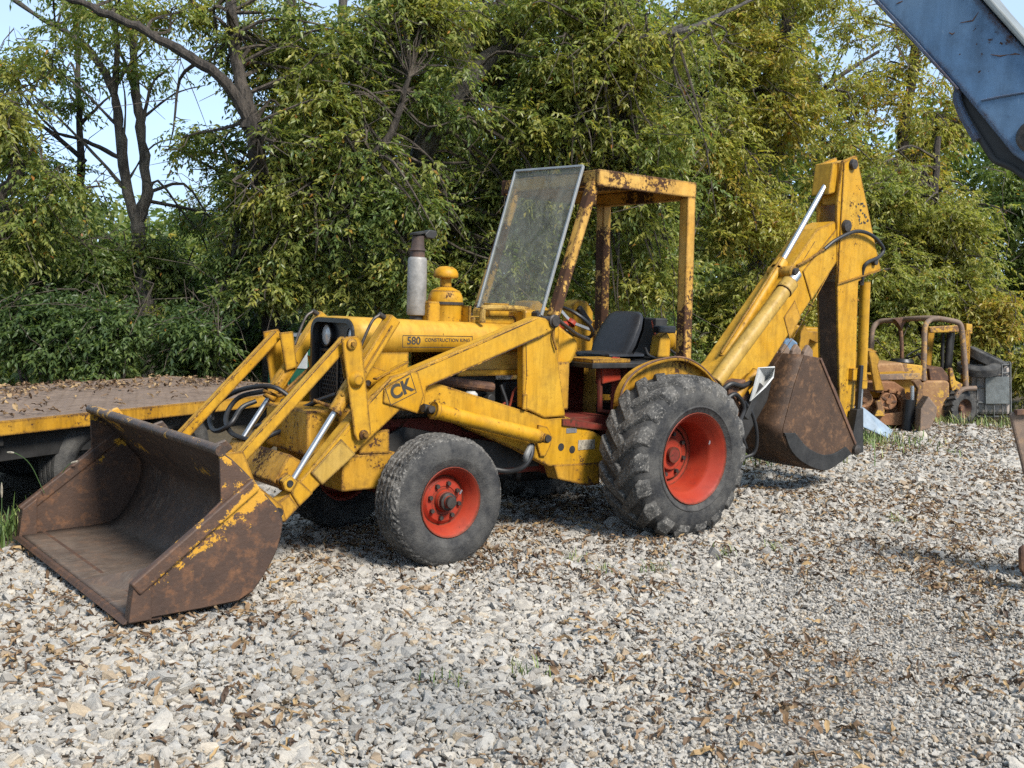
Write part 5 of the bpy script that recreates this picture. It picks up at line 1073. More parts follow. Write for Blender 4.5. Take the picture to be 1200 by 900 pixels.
# worn remains of a black emblem on the dipper head
rng = random.Random(5); k = MB()
c0, c1, c2, c3 = [Vector(p) for p in ((-3.127, 0.165, 2.773), (-3.281, 0.165, 2.802), (-3.387, 0.165, 2.603), (-3.233, 0.165, 2.559))]
def quadp(u_, v_): return (c0 * (1 - u_) + c1 * u_) * (1 - v_) + (c3 * (1 - u_) + c2 * u_) * v_
for i in range(26):
    u_, v_ = rng.random() * .85 + .05, rng.random() * .9 + .04
    if i < 10: u_, v_ = (rng.choice((.03, .94)), rng.random() * .9) if i < 6 else (rng.random() * .9, .02)
    pts = [quadp(min(1, max(0, u_ + math.cos(a) * rng.uniform(.05, .14))), min(1, max(0, v_ + math.sin(a) * rng.uniform(.03, .08)))) for a in [k_ * math.pi / 3 for k_ in range(6)]]
    k.add(pts, [tuple(range(6))])
k.build('worn_emblem', M['letter'], dp)
# bucket cylinder behind the dipper
p4, p5 = Vector((-3.527, 0.060, 2.038)), Vector((-3.554, 0.060, 0.986)); k = MB().cyl(p4, p5, .052, 20); bcy = part(k, 'bucket_cylinder', Y_, 0)
MB().cyl(p5, Vector((-3.549, 0.060, 0.568)), .024, 14).build('rod', M['chrome'], bcy)
MB().cyl(p5 + Vector((0, 0, .06)), p5 - Vector((0, 0, .03)), .06, 20).build('gland_nut', Y_, bcy)
part(MB().box(((-3.338, 0.200, 1.053)[0] - .02, .10, (-3.338, 0.200, 1.053)[2]), ((-3.197, 0.200, 1.174)[0], .20, (-3.197, 0.200, 1.174)[2])), 'pipe_clamp', Y_, .006)
part(MB().bar((-3.293, 0.220, 1.207), (-3.274, 0.220, 0.649), .035, .05), 'bucket_link', M['black'], .006)
part(MB().prism([(-3.218, 0.240, 0.772), (-3.318, 0.240, 0.785), (-3.360, 0.240, 0.340), (-3.217, 0.240, 0.332), (-3.150, 0.240, 0.438)], .17, .26), 'link_plate', M['dark'], .006)
part(MB().lathe([(-.5, .05), (.02, .05), (.03, .03), (.03, 0)], (-3.121, 0.330, 0.392), (0, 1, 0), 18), 'bucket_pin', M['bolt'], 0)
part(MB().tube(catmull([(-2.682, 0.160, 2.312), (-2.820, 0.190, 2.408), (-3.099, 0.210, 2.506), (-3.373, 0.210, 2.483), (-3.591, 0.200, 2.371), (-3.525, 0.200, 2.283), (-3.342, 0.190, 2.215), (-3.323, 0.160, 2.131), (-3.350, 0.140, 2.014)]), .018, 10), 'hydraulic_hose', M['hose'], 0)
part(MB().tube(catmull([(-2.293, 0.150, 2.140), (-2.417, 0.160, 2.186), (-2.580, 0.160, 2.266), (-2.708, 0.160, 2.321)]), .012, 8), 'steel_pipe', YW, 0)
part(MB().cyl((-3.342, 0.140, 2.098), (-3.352, 0.130, 1.998), .026, 10), 'hose_fitting', M['bolt'], 0)
# digging bucket, curled with its teeth up
HB = .31
bs = [(-2.484, 0.310, 1.277), (-2.378, 0.310, 1.151), (-2.044, 0.310, 0.767), (-2.007, 0.310, 0.613), (-2.157, 0.310, 0.439), (-2.358, 0.310, 0.323), (-2.627, 0.310, 0.248), (-2.851, 0.310, 0.315), (-3.051, 0.310, 0.393), (-3.151, 0.310, 0.387), (-3.062, 0.310, 0.576), (-2.707, 0.310, 1.001)]
bkt = MB()
outer = [(-2.249, 0.310, 1.318), (-2.121, 0.310, 1.038), (-2.031, 0.310, 0.767), (-1.994, 0.310, 0.613), (-2.120, 0.310, 0.434), (-2.347, 0.310, 0.300), (-2.642, 0.310, 0.222)]
rows = [[(p[0], y, p[2]) for y in (-HB, -HB / 3, HB / 3, HB)] for p in [tuple(v) for v in catmull(outer, 4)]]
bkt.sheet(rows)
db = part(bkt, 'digging_bucket', M['bucket_dark'], 0, solid=.02)
bs2 = [tuple(v) for v in catmull([(-2.249, 0.310, 1.318), (-2.121, 0.310, 1.038), (-2.031, 0.310, 0.767), (-1.994, 0.310, 0.613), (-2.120, 0.310, 0.434), (-2.347, 0.310, 0.300), (-2.642, 0.310, 0.222), (-2.867, 0.310, 0.280), (-3.054, 0.310, 0.360)], 4)] + [(-3.179, 0.310, 0.386), (-3.062, 0.310, 0.576), (-2.748, 0.310, 1.000), (-2.457, 0.310, 1.293)]
for s in (1, -1):
    MB().prism(bs2, s * (HB - .012), s * (HB + .010)).build('side_plate', M['bucket_dark'], db, bevel=.004)
    MB().bar((-3.117, 0.310, 0.448) if s > 0 else tuple(Vector((-3.117, 0.310, 0.448)) * 1 - Vector((0, .62, 0))), (-2.483, 0.310, 1.285) if s > 0 else tuple(Vector((-2.483, 0.310, 1.285)) - Vector((0, .62, 0))), .045, .03).build('side_rib', M['rust'], db, bevel=.006)
MB().prism([(-2.483, 0.310, 1.285), (-2.249, 0.310, 1.318), (-2.231, 0.310, 1.224), (-2.440, 0.310, 1.190)], -HB, HB).build('lip', M['rust'], db, bevel=.005)
MB().prism([tuple(v) for v in catmull([(-1.994, 0.310, 0.613), (-2.120, 0.310, 0.434), (-2.347, 0.310, 0.300), (-2.642, 0.310, 0.222), (-2.867, 0.310, 0.280), (-3.054, 0.310, 0.360)], 4)] + [tuple(v) for v in catmull([(-2.950, 0.310, 0.433), (-2.763, 0.310, 0.378), (-2.562, 0.310, 0.382), (-2.333, 0.310, 0.469), (-2.156, 0.310, 0.605)], 4)], HB + .008, HB + .024).build('heel_plate', M['dark'], db, bevel=.004)
MB().tube([tuple(v) for v in catmull([(-2.025, 0.315, 0.768), (-2.202, 0.315, 0.738), (-2.389, 0.315, 0.794)], 4)], .006, 6).build('weld_bead', M['bucket_dark'], db)
for i in range(5):
    y = -HB + .05 + i * (2 * HB - .1) / 4; tx = [(-2.434, 0.310, 1.254), (-2.279, 0.310, 1.263), (-2.297, 0.310, 1.349), (-2.356, 0.310, 1.412), (-2.425, 0.310, 1.357)]
    MB().prism(tx, y - .022, y + .022).build('tooth', M['rust_grey'], db, bevel=.01)

# ================================================================== flatbed trailer
TU, TNv = Vector((.43, .90, 0)).normalized(), Vector((-.90, .43, 0)).normalized()
TR = empty('flatbed_trailer', (-3.0, 8.05, 0), math.atan2(TU.y, TU.x), 'low flatbed trailer with rusty pinkish steel deck and yellow side rail', 'trailer')
M['deck'] = rusty('deck_steel', (.115, .080, .058), (.18, .13, .098), (.235, .165, .115), None, rough=.7)
def tp(mb, name, m, bevel=.005, parent=TR): return mb.build(name, m, parent, bevel=bevel)
x = -5.5
for wd in (1.8, 1.65, 1.7, 1.6, 1.55):
    dp_ = MB().box((x + .004, .02, .775), (x + wd - .004, 2.16, .80)); dk = tp(dp_, 'deck_plate', M['deck'], .003)
    tm = MB()
    rows_ = int(wd / .085)
    if x > -2.2:
        for i in range(rows_):
            for j in range(25):
                cx, cy = x + .05 + i * .085, .06 + j * .085; a = .8 if (i + j) % 2 else -.8
                d = Vector((math.cos(a), math.sin(a), 0)) * .020; e_ = Vector((-math.sin(a), math.cos(a), 0)) * .006
                c = Vector((cx, cy, .800)); tm.add([c - d, c + e_ + Vector((0, 0, .0018)), c + d, c - e_ + Vector((0, 0, .0018))], [(0, 3, 2, 1)])
        o = tm.build('tread_pattern', M['deck'], dk); o['kind'] = 'stuff'
    x += wd
tp(MB().box((-5.5, -.02, .695), (2.80, .018, .797)), 'side_rail', YW, .006)
tp(MB().box((-5.5, 2.165, .70), (2.80, 2.20, .797)), 'side_rail', YW, .006)
tp(MB().box((2.802, -.02, .695), (2.84, 2.20, .797)), 'end_rail', YW, .006)
for yy in (.42, 1.68): tp(MB().box((-5.5, yy, .47), (2.7, yy + .10, .77)), 'frame_beam', M['dark'])
for k in range(8): tp(MB().box((-5.3 + k * 1.05, .03, .62), (-5.22 + k * 1.05, 2.15, .77)), 'cross_member', M['dark'], .004)
tp(MB().box((-5.5, .10, .50), (-.2, .16, .69)), 'side_skirt', M['dark'], .004)
for xx in (-.15, .72):
    tp(MB().cyl((xx, .1, .40), (xx, 2.1, .40), .05, 12), 'axle', M['dark'], 0)
    for yy, s in ((.08, -1), (2.10, 1)):
        c = (xx, yy, .385); wl = tp(MB().lathe([(-.02, .20), (0, .215), (-.03, .19), (-.07, .17), (-.09, .08), (-.06, .06), (-.06, 0)], c, (0, s, 0), 28), 'wheel', M['dark'], 0)
        prf = [(-.02, .20), (0, .24), (.008, .30), (-.01, .36)] + [(-g, rr) for g0 in (.03, .075, .12, .165) for g, rr in ((g0, .385), (g0 + .03, .385), (g0 + .034, .372), (g0 + .041, .372))] + [(-.22, .36), (-.235, .30), (-.22, .22)]
        MB().lathe(prf, c, (0, s, 0), 40).build('tyre', M['tyre'], wl)
tp(MB().box((-1.15, .5, .12), (-.95, .75, .60)), 'support_jack', M['rust_grey'])
# leaves lying on the deck
r = np.random.default_rng(21); n = 2300
xl = r.uniform(-3.5, 2.75, n); yl = r.uniform(.05, 2.15, n); kp_ = r.random(n) < np.clip(.10 + .75 * np.exp(-((yl - 1.55 - .25 * np.sin(xl * 2)) / .42) ** 2) + .5 * np.exp(-((xl + 1.4) ** 2 + (yl - .7) ** 2) / .3), 0, 1); xl, yl = xl[kp_], yl[kp_]; n = len(xl)
pw = np.array(TR.location)[None] + xl[:, None] * np.array(TU)[None] + yl[:, None] * np.array(TNv)[None] + np.array([0, 0, .812])[None]; pw[:, 2] += r.uniform(0, .012, n)
s = r.uniform(.05, .095, n)
scatter('leaf_litter', pw, np.stack([r.normal(0, .3, n), r.normal(0, .3, n), r.uniform(0, 6.28, n)], -1), np.stack([s, s * r.uniform(.5, .9, n), s], -1), leaves, ml, 'dry leaves drifted across the trailer deck', 'leaf litter', 6)
# seed heads rising beside the trailer
for pts, nm in (([(-3.081, 6.900, 0.348), (-3.148, 6.850, 0.542), (-3.214, 6.800, 0.621), (-3.281, 6.800, 0.630)], 'grass stalk with a drooping seed head arching in front of the trailer shadow'), ([(-3.225, 6.600, 0.139), (-3.218, 6.600, 0.332), (-3.218, 6.600, 0.469)], 'upright grass stalk at the left edge'), ([(-3.045, 7.000, 0.407), (-2.964, 7.000, 0.525), (-2.895, 7.000, 0.556)], 'short grass stalk bending over the side of the front bucket')):
    p = catmull(pts, 4); n = len(p); gs = MB().tube(p, .0028, 5); o = gs.build('grass_stalk', mg); tag(o, nm, 'grass stalk')
    MB().tube(p[-4:], [.004, .0075, .007, .002], 6).build('seed_head', M['plate'], o)

# ================================================================== green cabinet behind the nose
gc = empty('cabinet', (-2.631, 13.200, 0.566), R_(-20), 'green metal cabinet with a white notice beside the nose of the backhoe', 'cabinet')
c0 = V(gc.location); gc.location.z = 0
tp(MB().box((-.32, -.3, .3), (.32, .3, 1.22)), 'cabinet_body', M['green'], .01, gc)
tp(MB().box((-.29, -.315, .36), (-.012, -.302, 1.18)), 'cabinet_door', M['green'], .004, gc); tp(MB().box((.012, -.315, .36), (.29, -.302, 1.18)), 'cabinet_door', M['green'], .004, gc)
tp(MB().box((-.34, -.33, 1.222), (.34, .32, 1.25)), 'cabinet_lid', M['steel'], .004, gc)
tp(MB().box((.05, -.324, .84), (.25, -.317, 1.14)), 'notice', M['white'], 0, gc)
for lx in (-.28, .24): tp(MB().box((lx, -.26, 0), (lx + .05, .26, .298)), 'leg', M['dark'], .004, gc)

# ================================================================== yellow track loader behind the digging bucket
TL = empty('track_loader', (5.272, 15.705, 0.000), 0, 'old yellow tracked loader with rusty tracks behind the digging bucket', 'track loader')
o3 = V(TL.location)
def sh(pts): return [tuple(Vector(p) - o3) for p in pts]
def wp(name, m, pts, y0, y1, bevel=.01, parent=None, o=None): return MB().prism([tuple(Vector(p) - (o or o3)) for p in pts], y0 - (o or o3).y, y1 - (o or o3).y).build(name, m, parent or TL, bevel=bevel)
wp('track_frame', M['track'], [(4.958, 15.800, 0.432), (5.793, 15.800, 0.458), (5.887, 15.800, 0.177), (5.817, 15.800, 0.045), (4.980, 15.800, 0.019)], 15.85, 16.15)
wp('track_guard', M['track'], [(4.855, 15.800, 0.674), (5.726, 15.800, 0.727), (5.886, 15.800, 0.629), (5.940, 15.800, 0.372), (5.920, 15.800, 0.048), (5.856, 15.800, 0.046), (5.847, 15.800, 0.408), (5.708, 15.800, 0.585), (4.862, 15.800, 0.545)], 15.72, 16.2)
pts = [(5.016, 15.800, 0.550), (5.708, 15.800, 0.585), (5.884, 15.800, 0.435), (5.911, 15.800, 0.203), (5.818, 15.800, 0.019), (5.047, 15.800, -0.018), (4.909, 15.800, 0.146), (4.895, 15.800, 0.404)]
pl = catmull(pts + [pts[0]], 7)
for i in range(0, len(pl) - 1, 2):
    a, b_ = pl[i] - o3, pl[i + 1] - o3; MB().bar((a.x, 0.15, a.z), (b_.x, .15, b_.z), .40, .045).build('track_shoe', M['track'], TL)
wp('track_plate', M['track'], [(5.413, 15.700, 0.211), (5.869, 15.700, 0.290), (5.868, 15.700, 0.084), (5.395, 15.700, 0.069)], 15.66, 15.72)
for px in ((5.630, 15.700, 0.436), (5.271, 15.700, 0.451)):
    q = V(px) - o3; MB().lathe([(-.05, .13), (.03, .13), (.04, .11), (.03, .09), (.03, .05), (.07, .04), (.07, 0)], q, (0, -1, 0), 22).build('track_wheel', M['track'], TL)
for k in range(5):
    q = Vector((5.630, 15.700, 0.436)) - o3; a = k * 1.257; MB().bar((q.x, q.y - .03, q.z), (q.x + math.cos(a) * .12, q.y - .03, q.z + math.sin(a) * .12), .03, .03).build('wheel_spoke', M['rust'], TL)
wp('track_bracket', M['rust_yellow'], [(5.426, 15.700, 0.430), (5.501, 15.700, 0.458), (5.561, 15.700, 0.306), (5.566, 15.700, 0.216), (5.413, 15.700, 0.211), (5.457, 15.700, 0.328)], 15.6, 15.68)
wp('lift_arm', YW, [(5.128, 15.700, 1.188), (5.230, 15.700, 1.179), (5.441, 15.700, 0.610), (5.544, 15.700, 0.601), (5.334, 15.700, 1.144), (5.409, 15.700, 1.172), (5.305, 15.700, 1.219), (5.190, 15.700, 1.216)], 15.6, 15.66, .006)
wp('lift_arm', YW, [(5.169, 15.900, 1.155), (5.273, 15.900, 1.146), (5.447, 15.900, 0.569), (5.279, 15.900, 0.563), (5.215, 15.900, 0.795)], 15.9, 15.98, .006)
wp('lift_arm', YW, [(5.235, 15.600, 1.183), (5.337, 15.600, 1.174), (5.406, 15.600, 1.075), (5.386, 15.600, 0.972), (5.496, 15.600, 0.607), (5.369, 15.600, 0.603)], 15.5, 15.57, .006)
wp('loader_body', Y_, [(4.239, 16.200, 1.429), (4.326, 16.200, 1.536), (4.499, 16.200, 1.489), (4.800, 16.200, 1.499), (4.836, 16.200, 1.316), (4.734, 16.200, 1.260), (4.841, 16.200, 1.224), (4.946, 16.200, 0.502), (4.287, 16.200, 0.481)], 16.2, 17.0, .02)
wp('lever_box', YW, [(4.342, 16.000, 1.437), (4.402, 16.000, 1.542), (4.459, 16.000, 1.440), (4.719, 16.000, 1.436), (4.712, 16.000, 1.319), (4.598, 16.000, 1.263), (4.492, 16.000, 1.312), (4.451, 16.000, 1.103), (4.321, 16.000, 1.099)], 15.95, 16.15)
wp('fuel_tank', M['blue'], [(3.946, 15.600, 1.130), (3.988, 15.600, 1.296), (4.100, 15.600, 1.338), (4.192, 15.600, 1.265), (4.190, 15.600, 1.062), (3.951, 15.600, 1.029)], 15.5, 15.7, .02)
wp('engine_side', M['yellow_worn'], [(5.576, 16.200, 0.786), (6.258, 16.200, 0.834), (6.334, 16.200, 0.015), (5.832, 16.200, -0.001), (5.670, 16.200, 0.525)], 16.15, 16.9, .01)
wp('engine_rail', M['rust_grey'], [(5.541, 16.100, 0.805), (6.219, 16.100, 0.852), (6.237, 16.100, 0.761), (5.545, 16.100, 0.726)], 16.02, 16.12, .006)
for px in (1036, 1043): q0, q1 = (Vector((5.698, 16.100, 0.797)) - o3, Vector((5.684, 16.100, 0.586)) - o3) if px == 1036 else (Vector((5.803, 16.100, 0.800)) - o3, Vector((5.791, 16.100, 0.563)) - o3); MB().cyl(q0, q1, .025, 8).build('side_pipe', M['rust_yellow'], TL)
wp('bucket_arm', M['rust_yellow'], [(5.919, 15.600, 0.760), (6.018, 15.600, 0.789), (6.074, 15.600, 0.714), (6.076, 15.600, 0.460), (6.035, 15.600, 0.305), (5.981, 15.600, 0.354), (6.001, 15.600, 0.648)], 15.5, 15.62, .01)
q0, q1 = Vector((5.929, 15.550, 0.688)) - o3, Vector((5.943, 15.550, 0.460)) - o3; MB().cyl(q0, q1, .035, 12).build('cylinder_rod', M['chrome'], TL)
q0, q1 = Vector((5.903, 15.550, 0.484)) - o3, Vector((5.892, 15.550, 0.038)) - o3; MB().cyl(q0, q1, .085, 14).build('bucket_cylinder', M['black'], TL)  # coloured black for the shade this upright stands in
wp('loader_bucket', M['rust_grey'], [(5.980, 15.500, 0.364), (6.082, 15.500, 0.558), (6.218, 15.500, 0.397), (6.213, 15.500, 0.270), (6.136, 15.500, 0.090), (5.987, 15.500, 0.034)], 15.3, 16.4, .01)
# pale blue sheet leaning on the grass in front of it
sb = MB(); q = [Vector(p) for p in ((4.765, 14.600, 0.438), (4.908, 14.600, 0.418), (5.331, 14.600, 0.108), (5.206, 14.400, 0.022), (4.760, 14.400, 0.209))]; o_ = Vector((q[4].x, q[4].y, 0))
sb.add([p - o_ for p in q], [(0, 1, 2, 3, 4)]); so_ = sb.build('metal_sheet', M['tin'], None, solid=.012); so_.location = o_; tag(so_, 'pale blue sheet of metal lying in the grass by the tracked loader', 'metal sheet')

# ================================================================== rusty forklift
FL = empty('forklift', (7.037, 16.881, 0.000), 0, 'rusty old forklift truck with bent tube guard and upright mast', 'forklift')
oF = V(FL.location)
def fp(name, m, pts, y0, y1, bevel=.01): return wp(name, m, pts, y0, y1, bevel, FL, oF)
def ft(name, m, pts, r_, n=10): return MB().tube([q - oF for q in catmull(pts, 6)], r_, n).build(name, m, FL)
fp('counterweight', M['rust_tan'], [(6.593, 16.900, 0.648), (6.672, 16.900, 0.691), (7.002, 16.900, 0.702), (7.045, 16.900, 0.662), (7.062, 16.900, 0.400), (7.158, 16.900, 0.403), (7.192, 16.900, 0.072), (7.072, 16.900, 0.013), (6.770, 16.900, -0.011), (6.657, 16.900, 0.027), (6.596, 16.900, 0.358)], 16.9, 18.0, .05)
fp('engine_hood', M['rust_tan'], [(5.835, 16.900, 0.913), (5.888, 16.900, 0.942), (6.271, 16.900, 0.968), (6.337, 16.900, 0.791), (6.339, 16.900, 0.750), (5.873, 16.900, 0.721)], 16.9, 17.9, .03)
fp('hood_side', M['rust_yellow'], [(6.272, 16.900, 0.954), (6.658, 16.900, 0.925), (6.700, 16.900, 0.692), (6.314, 16.900, 0.708)], 16.92, 17.9, .012)
fp('chassis', M['dark'], [(6.707, 17.200, 0.671), (7.479, 17.200, 0.639), (7.510, 17.200, 0.359), (7.300, 17.200, 0.141), (6.814, 17.200, 0.056)], 17.1, 17.9, .01)
fp('cowl', M['rust'], [(6.728, 17.000, 0.880), (6.933, 17.000, 0.914), (7.126, 17.000, 0.698), (6.768, 17.000, 0.673)], 16.98, 17.6, .01)
fp('step_panel', M['rust_yellow'], [(7.052, 16.950, 0.893), (7.092, 16.950, 0.908), (7.160, 16.950, 0.703), (7.274, 16.950, 0.651), (7.270, 16.950, 0.485), (7.149, 16.950, 0.440), (7.081, 16.950, 0.645)], 16.95, 17.05, .008)
ft('overhead_guard', M['rust_grey'], [(6.129, 18.000, 1.094), (6.119, 18.000, 1.269), (6.136, 18.000, 1.488), (6.245, 18.000, 1.608), (6.419, 17.800, 1.638), (6.583, 17.400, 1.677), (6.815, 17.100, 1.695), (7.052, 17.000, 1.662), (7.193, 17.000, 1.612), (7.247, 17.000, 1.407), (7.319, 17.000, 0.926), (7.352, 17.000, 0.622)], .044, 12)
ft('guard_post', M['rust_grey'], [(6.637, 16.950, 0.687), (6.621, 16.950, 1.183), (6.613, 16.950, 1.540), (6.708, 17.000, 1.665), (6.844, 17.000, 1.697)], .044, 12)
ft('guard_post', M['rust'], [(6.661, 18.000, 0.994), (6.625, 18.000, 1.358), (6.586, 18.000, 1.517), (6.462, 18.000, 1.644)], .035)
fp('guard_plate', M['rust'], [(6.332, 17.600, 1.660), (6.458, 17.600, 1.692), (6.560, 17.600, 1.653), (6.494, 17.600, 1.565), (6.472, 17.600, 1.465), (6.408, 17.600, 1.577)], 17.55, 17.7, .01)
fp('mast_rail', YW, [(7.418, 17.300, 1.614), (7.503, 17.300, 1.602), (7.536, 17.300, 0.634), (7.466, 17.300, 0.631)], 17.3, 17.5, .008)
fp('mast_rail', YW, [(7.327, 17.300, 1.499), (7.409, 17.300, 1.529), (7.420, 17.300, 0.686), (7.335, 17.300, 0.698)], 17.1, 17.2, .008)
fp('mast_rail', YW, [(7.122, 18.100, 1.502), (7.239, 18.100, 1.506), (7.207, 18.100, 0.829), (7.104, 18.100, 0.826)], 18.1, 18.3, .008)
fp('mast_crosshead', M['rust_yellow'], [(7.002, 17.800, 1.549), (7.518, 17.800, 1.593), (7.525, 17.800, 1.478), (7.022, 17.800, 1.448)], 17.75, 17.9, .015)
fp('mast_cap', M['rust_yellow'], [(7.403, 17.300, 1.627), (7.502, 17.300, 1.616), (7.512, 17.300, 1.462), (7.413, 17.300, 1.473)], 17.25, 17.55, .006)
for a, b_ in (((7.451, 18.000, 1.457), (7.445, 18.000, 0.843)), ((7.334, 18.000, 1.453), (7.357, 18.000, 0.840))): MB().cyl(Vector(a) - oF, Vector(b_) - oF, .055 if a[0] > 7.4 else .03, 12).build('mast_cylinder', M['dark'], FL)
ft('mast_chain', M['dark'], [(7.523, 18.000, 1.459), (7.512, 18.000, 1.167), (7.503, 18.000, 0.844)], .018, 6)
q = Vector((6.479, 17.500, 0.956)) - oF; MB().lathe([(-.06, 0), (-.06, .16), (0, .20), (.05, .17), (.06, 0)], q, (0, 0, 1), 20).build('seat', M['vinyl'], FL)
q = Vector((6.725, 17.500, 1.120)) - oF; ax_ = Vector((-.5, 0, .86)); u_ = Vector((0, 1, 0)); v_ = ax_.cross(u_)
MB().tube([q + (u_ * math.cos(a) + v_ * math.sin(a)) * .19 for a in [k * .2618 for k in range(25)]], .014, 6, cap=False).build('steering_wheel', M['black'], FL)
ft('steering_column', M['dark'], [(6.726, 17.500, 1.106), (6.834, 17.500, 0.967), (6.958, 17.500, 0.800)], .025, 8)
ft('fender', M['rust_grey'], [(7.113, 16.850, 0.351), (7.159, 16.850, 0.490), (7.263, 16.850, 0.576), (7.454, 16.850, 0.596)], .04, 8)
def side_wheel(c, Rt, rr, w_, parent, ax, o, treads=22):
    c = Vector(c) - o; wl = MB().lathe([(-.02, rr * .96), (0, rr), (-.03, rr * .9), (-.08, rr * .7), (-.09, rr * .35), (-.05, rr * .3), (-.05, 0)], c, ax, 24).build('wheel', M['rust'], parent)
    MB().lathe([(-.02, rr * .95), (0, rr * 1.08), (.012, (rr + Rt) / 2), (-.01, Rt * .95), (-.05, Rt * .985), (-w_ + .05, Rt * .985), (-w_ + .01, Rt * .95), (-w_ - .01, (rr + Rt) / 2), (-w_ + .02, rr)], c, ax, 36).build('tyre', M['tyre'], wl)
    axv = Vector(ax).normalized(); u = axv.orthogonal().normalized(); v = axv.cross(u); k = MB()
    for i in range(treads):
        for s_ in (0, 1):
            a = 2 * math.pi * (i + .5 * s_) / treads; d = u * math.cos(a) + v * math.sin(a); tg = axv.cross(d)
            p0 = c - axv * (.0 if s_ == 0 else w_) + d * Rt * .965; p1 = c - axv * w_ * .5 + d * Rt * .99 + tg * .05
            k.bar(p0, p1, .05, .05, tuple(tg))
    o_ = k.build('tread_blocks', M['tyre'], wl); o_['kind'] = 'stuff'
side_wheel((7.319, 16.900, 0.256), .30, .15, .26, FL, (.45, -.89, 0), oF, 18)

# ================================================================== caged tank with tyres on top
TK = empty('caged_tank', (7.857, 17.234, 0.000), 0, 'dirty white liquid tank in a steel cage tilting beside the forklift', 'tank')
TK.rotation_euler = (0, R_(-4), R_(-24)); TK.scale = (.64, 1, .96)
tk = lambda mb, name, m, b_=.006: mb.build(name, m, TK, bevel=b_)
M['galv2'] = plain('tank_label_plate', (.22, .23, .22), .45, metal=.3, var=.35, scale=5)
M['tankp'] = plain('milky_plastic', (.30, .255, .22), .45, var=.25, scale=4)
tk(MB().box((-.42, -.02, .14), (.50, .90, .98)), 'tank_body', M['tankp'], .06)
for zz in (.12, .36, .62, .86, 1.0):
    k = MB().tube([(-.45, -.05, zz), (.53, -.05, zz), (.53, .93, zz), (-.45, .93, zz), (-.45, -.05, zz)], .016, 6); tk(k, 'cage_bar', M['galv'], 0)
for k_ in range(6):
    xx = -.45 + k_ * .196; tk(MB().tube([(xx, -.06, .10), (xx, -.06, 1.02)], .016, 6), 'cage_bar', M['galv'], 0)
    if 0 < k_: tk(MB().tube([(.54, -.05 + k_ * .196, .10), (.54, -.05 + k_ * .196, 1.02)], .016, 6), 'cage_bar', M['galv'], 0)
tk(MB().box((-.05, -.085, .34), (.50, -.075, .80)), 'cage_plate', M['galv2'], .004)
tk(MB().box((-.45, -.05, 0), (.53, .93, .10)), 'pallet', M['rust_grey'], .01)
def loose_tyre(c, R_out, r_in, w_, ax, label):
    c = Vector(c); t_ = MB(); a = Vector(ax).normalized()
    prf = [(-w_ / 2, r_in), (-w_ / 2 - .005, (r_in + R_out) / 2), (-w_ / 2 + .02, R_out * .96)] + [(g, q_) for g0 in np.linspace(-w_ / 2 + .03, w_ / 2 - .06, 4) for g, q_ in ((g0, R_out), (g0 + .03, R_out), (g0 + .034, R_out - .012), (g0 + .04, R_out - .012))] + [(w_ / 2 - .02, R_out * .96), (w_ / 2 + .005, (r_in + R_out) / 2), (w_ / 2, r_in), (w_ / 2 - .05, r_in + .02), (-w_ / 2 + .05, r_in + .02), (-w_ / 2, r_in)]
    t_.lathe(prf, (0, 0, 0), tuple(a), 44); o = t_.build('tyre', M['tyre']); o.location = c; tag(o, label, 'tyre', 'old tyres piled on the caged tank'); return o
loose_tyre((7.629, 17.200, 0.910), .33, .17, .17, (-.10, -.25, 1), 'worn black tyre lying flat on top of the caged tank')
loose_tyre((7.858, 17.450, 1.045), .36, .19, .18, (.38, -.18, .9), 'larger black tyre tilted on top of the flat one')

# ================================================================== blue excavator arm reaching in at the upper right
EA = empty('excavator_arm', (1.095, 2.500, 2.194), -R_(40), 'faded blue excavator arm and dark bucket reaching in at the upper right', 'excavator arm')
def ep(name, m, pts, y0, y1, bevel=.008, parent=EA): return MB().prism(pts, y0, y1).build(name, m, parent, bevel=bevel)
arm_ = ep('arm_box', M['blue'], [(-0.583, -0.000, 0.602), (-0.287, 0.000, 0.279), (-0.177, 0.000, 0.156), (-0.072, 0.000, 0.039), (0.003, 0.000, -0.055), (0.056, 0.000, -0.122), (0.089, 0.000, -0.147), (0.123, 0.000, -0.146), (0.145, -0.000, -0.113), (0.149, 0.000, -0.052), (0.140, 0.000, 0.024), (0.071, 0.000, 0.112), (-0.034, 0.000, 0.239), (-0.183, -0.000, 0.434)], 0, .19)
ep('bottom_plate', M['blue'], [(-0.588, -0.000, 0.601), (-0.289, 0.000, 0.275), (-0.179, -0.000, 0.152), (-0.075, -0.000, 0.035), (-0.072, 0.000, 0.039), (-0.173, -0.000, 0.158), (-0.283, 0.000, 0.281), (-0.578, 0.000, 0.605)], -.005, .196, .002, arm_)
ep('top_flange', M['galv2'], [(-0.181, 0.000, 0.435), (-0.032, -0.000, 0.241), (0.072, 0.000, 0.114), (0.144, -0.000, 0.025), (0.152, 0.000, 0.036), (0.081, 0.000, 0.124), (-0.019, -0.000, 0.248), (-0.167, -0.000, 0.443)], -.010, .205, .004, arm_)
q = V([(0.101, 0.000, -0.087)][0]); MB().lathe([(0, .037), (.010, .037), (.015, .030), (.015, .018), (.024, .015), (.024, 0)], q, (0, -1, 0), 26).build('pivot_pin', M['bolt'], arm_)
MB().tube([(-0.019, -0.001, 0.006), (0.028, -0.001, 0.011), (0.079, -0.001, 0.015), (0.138, -0.001, 0.013)], .003, 6).build('weld_bead', M['blue'], arm_)
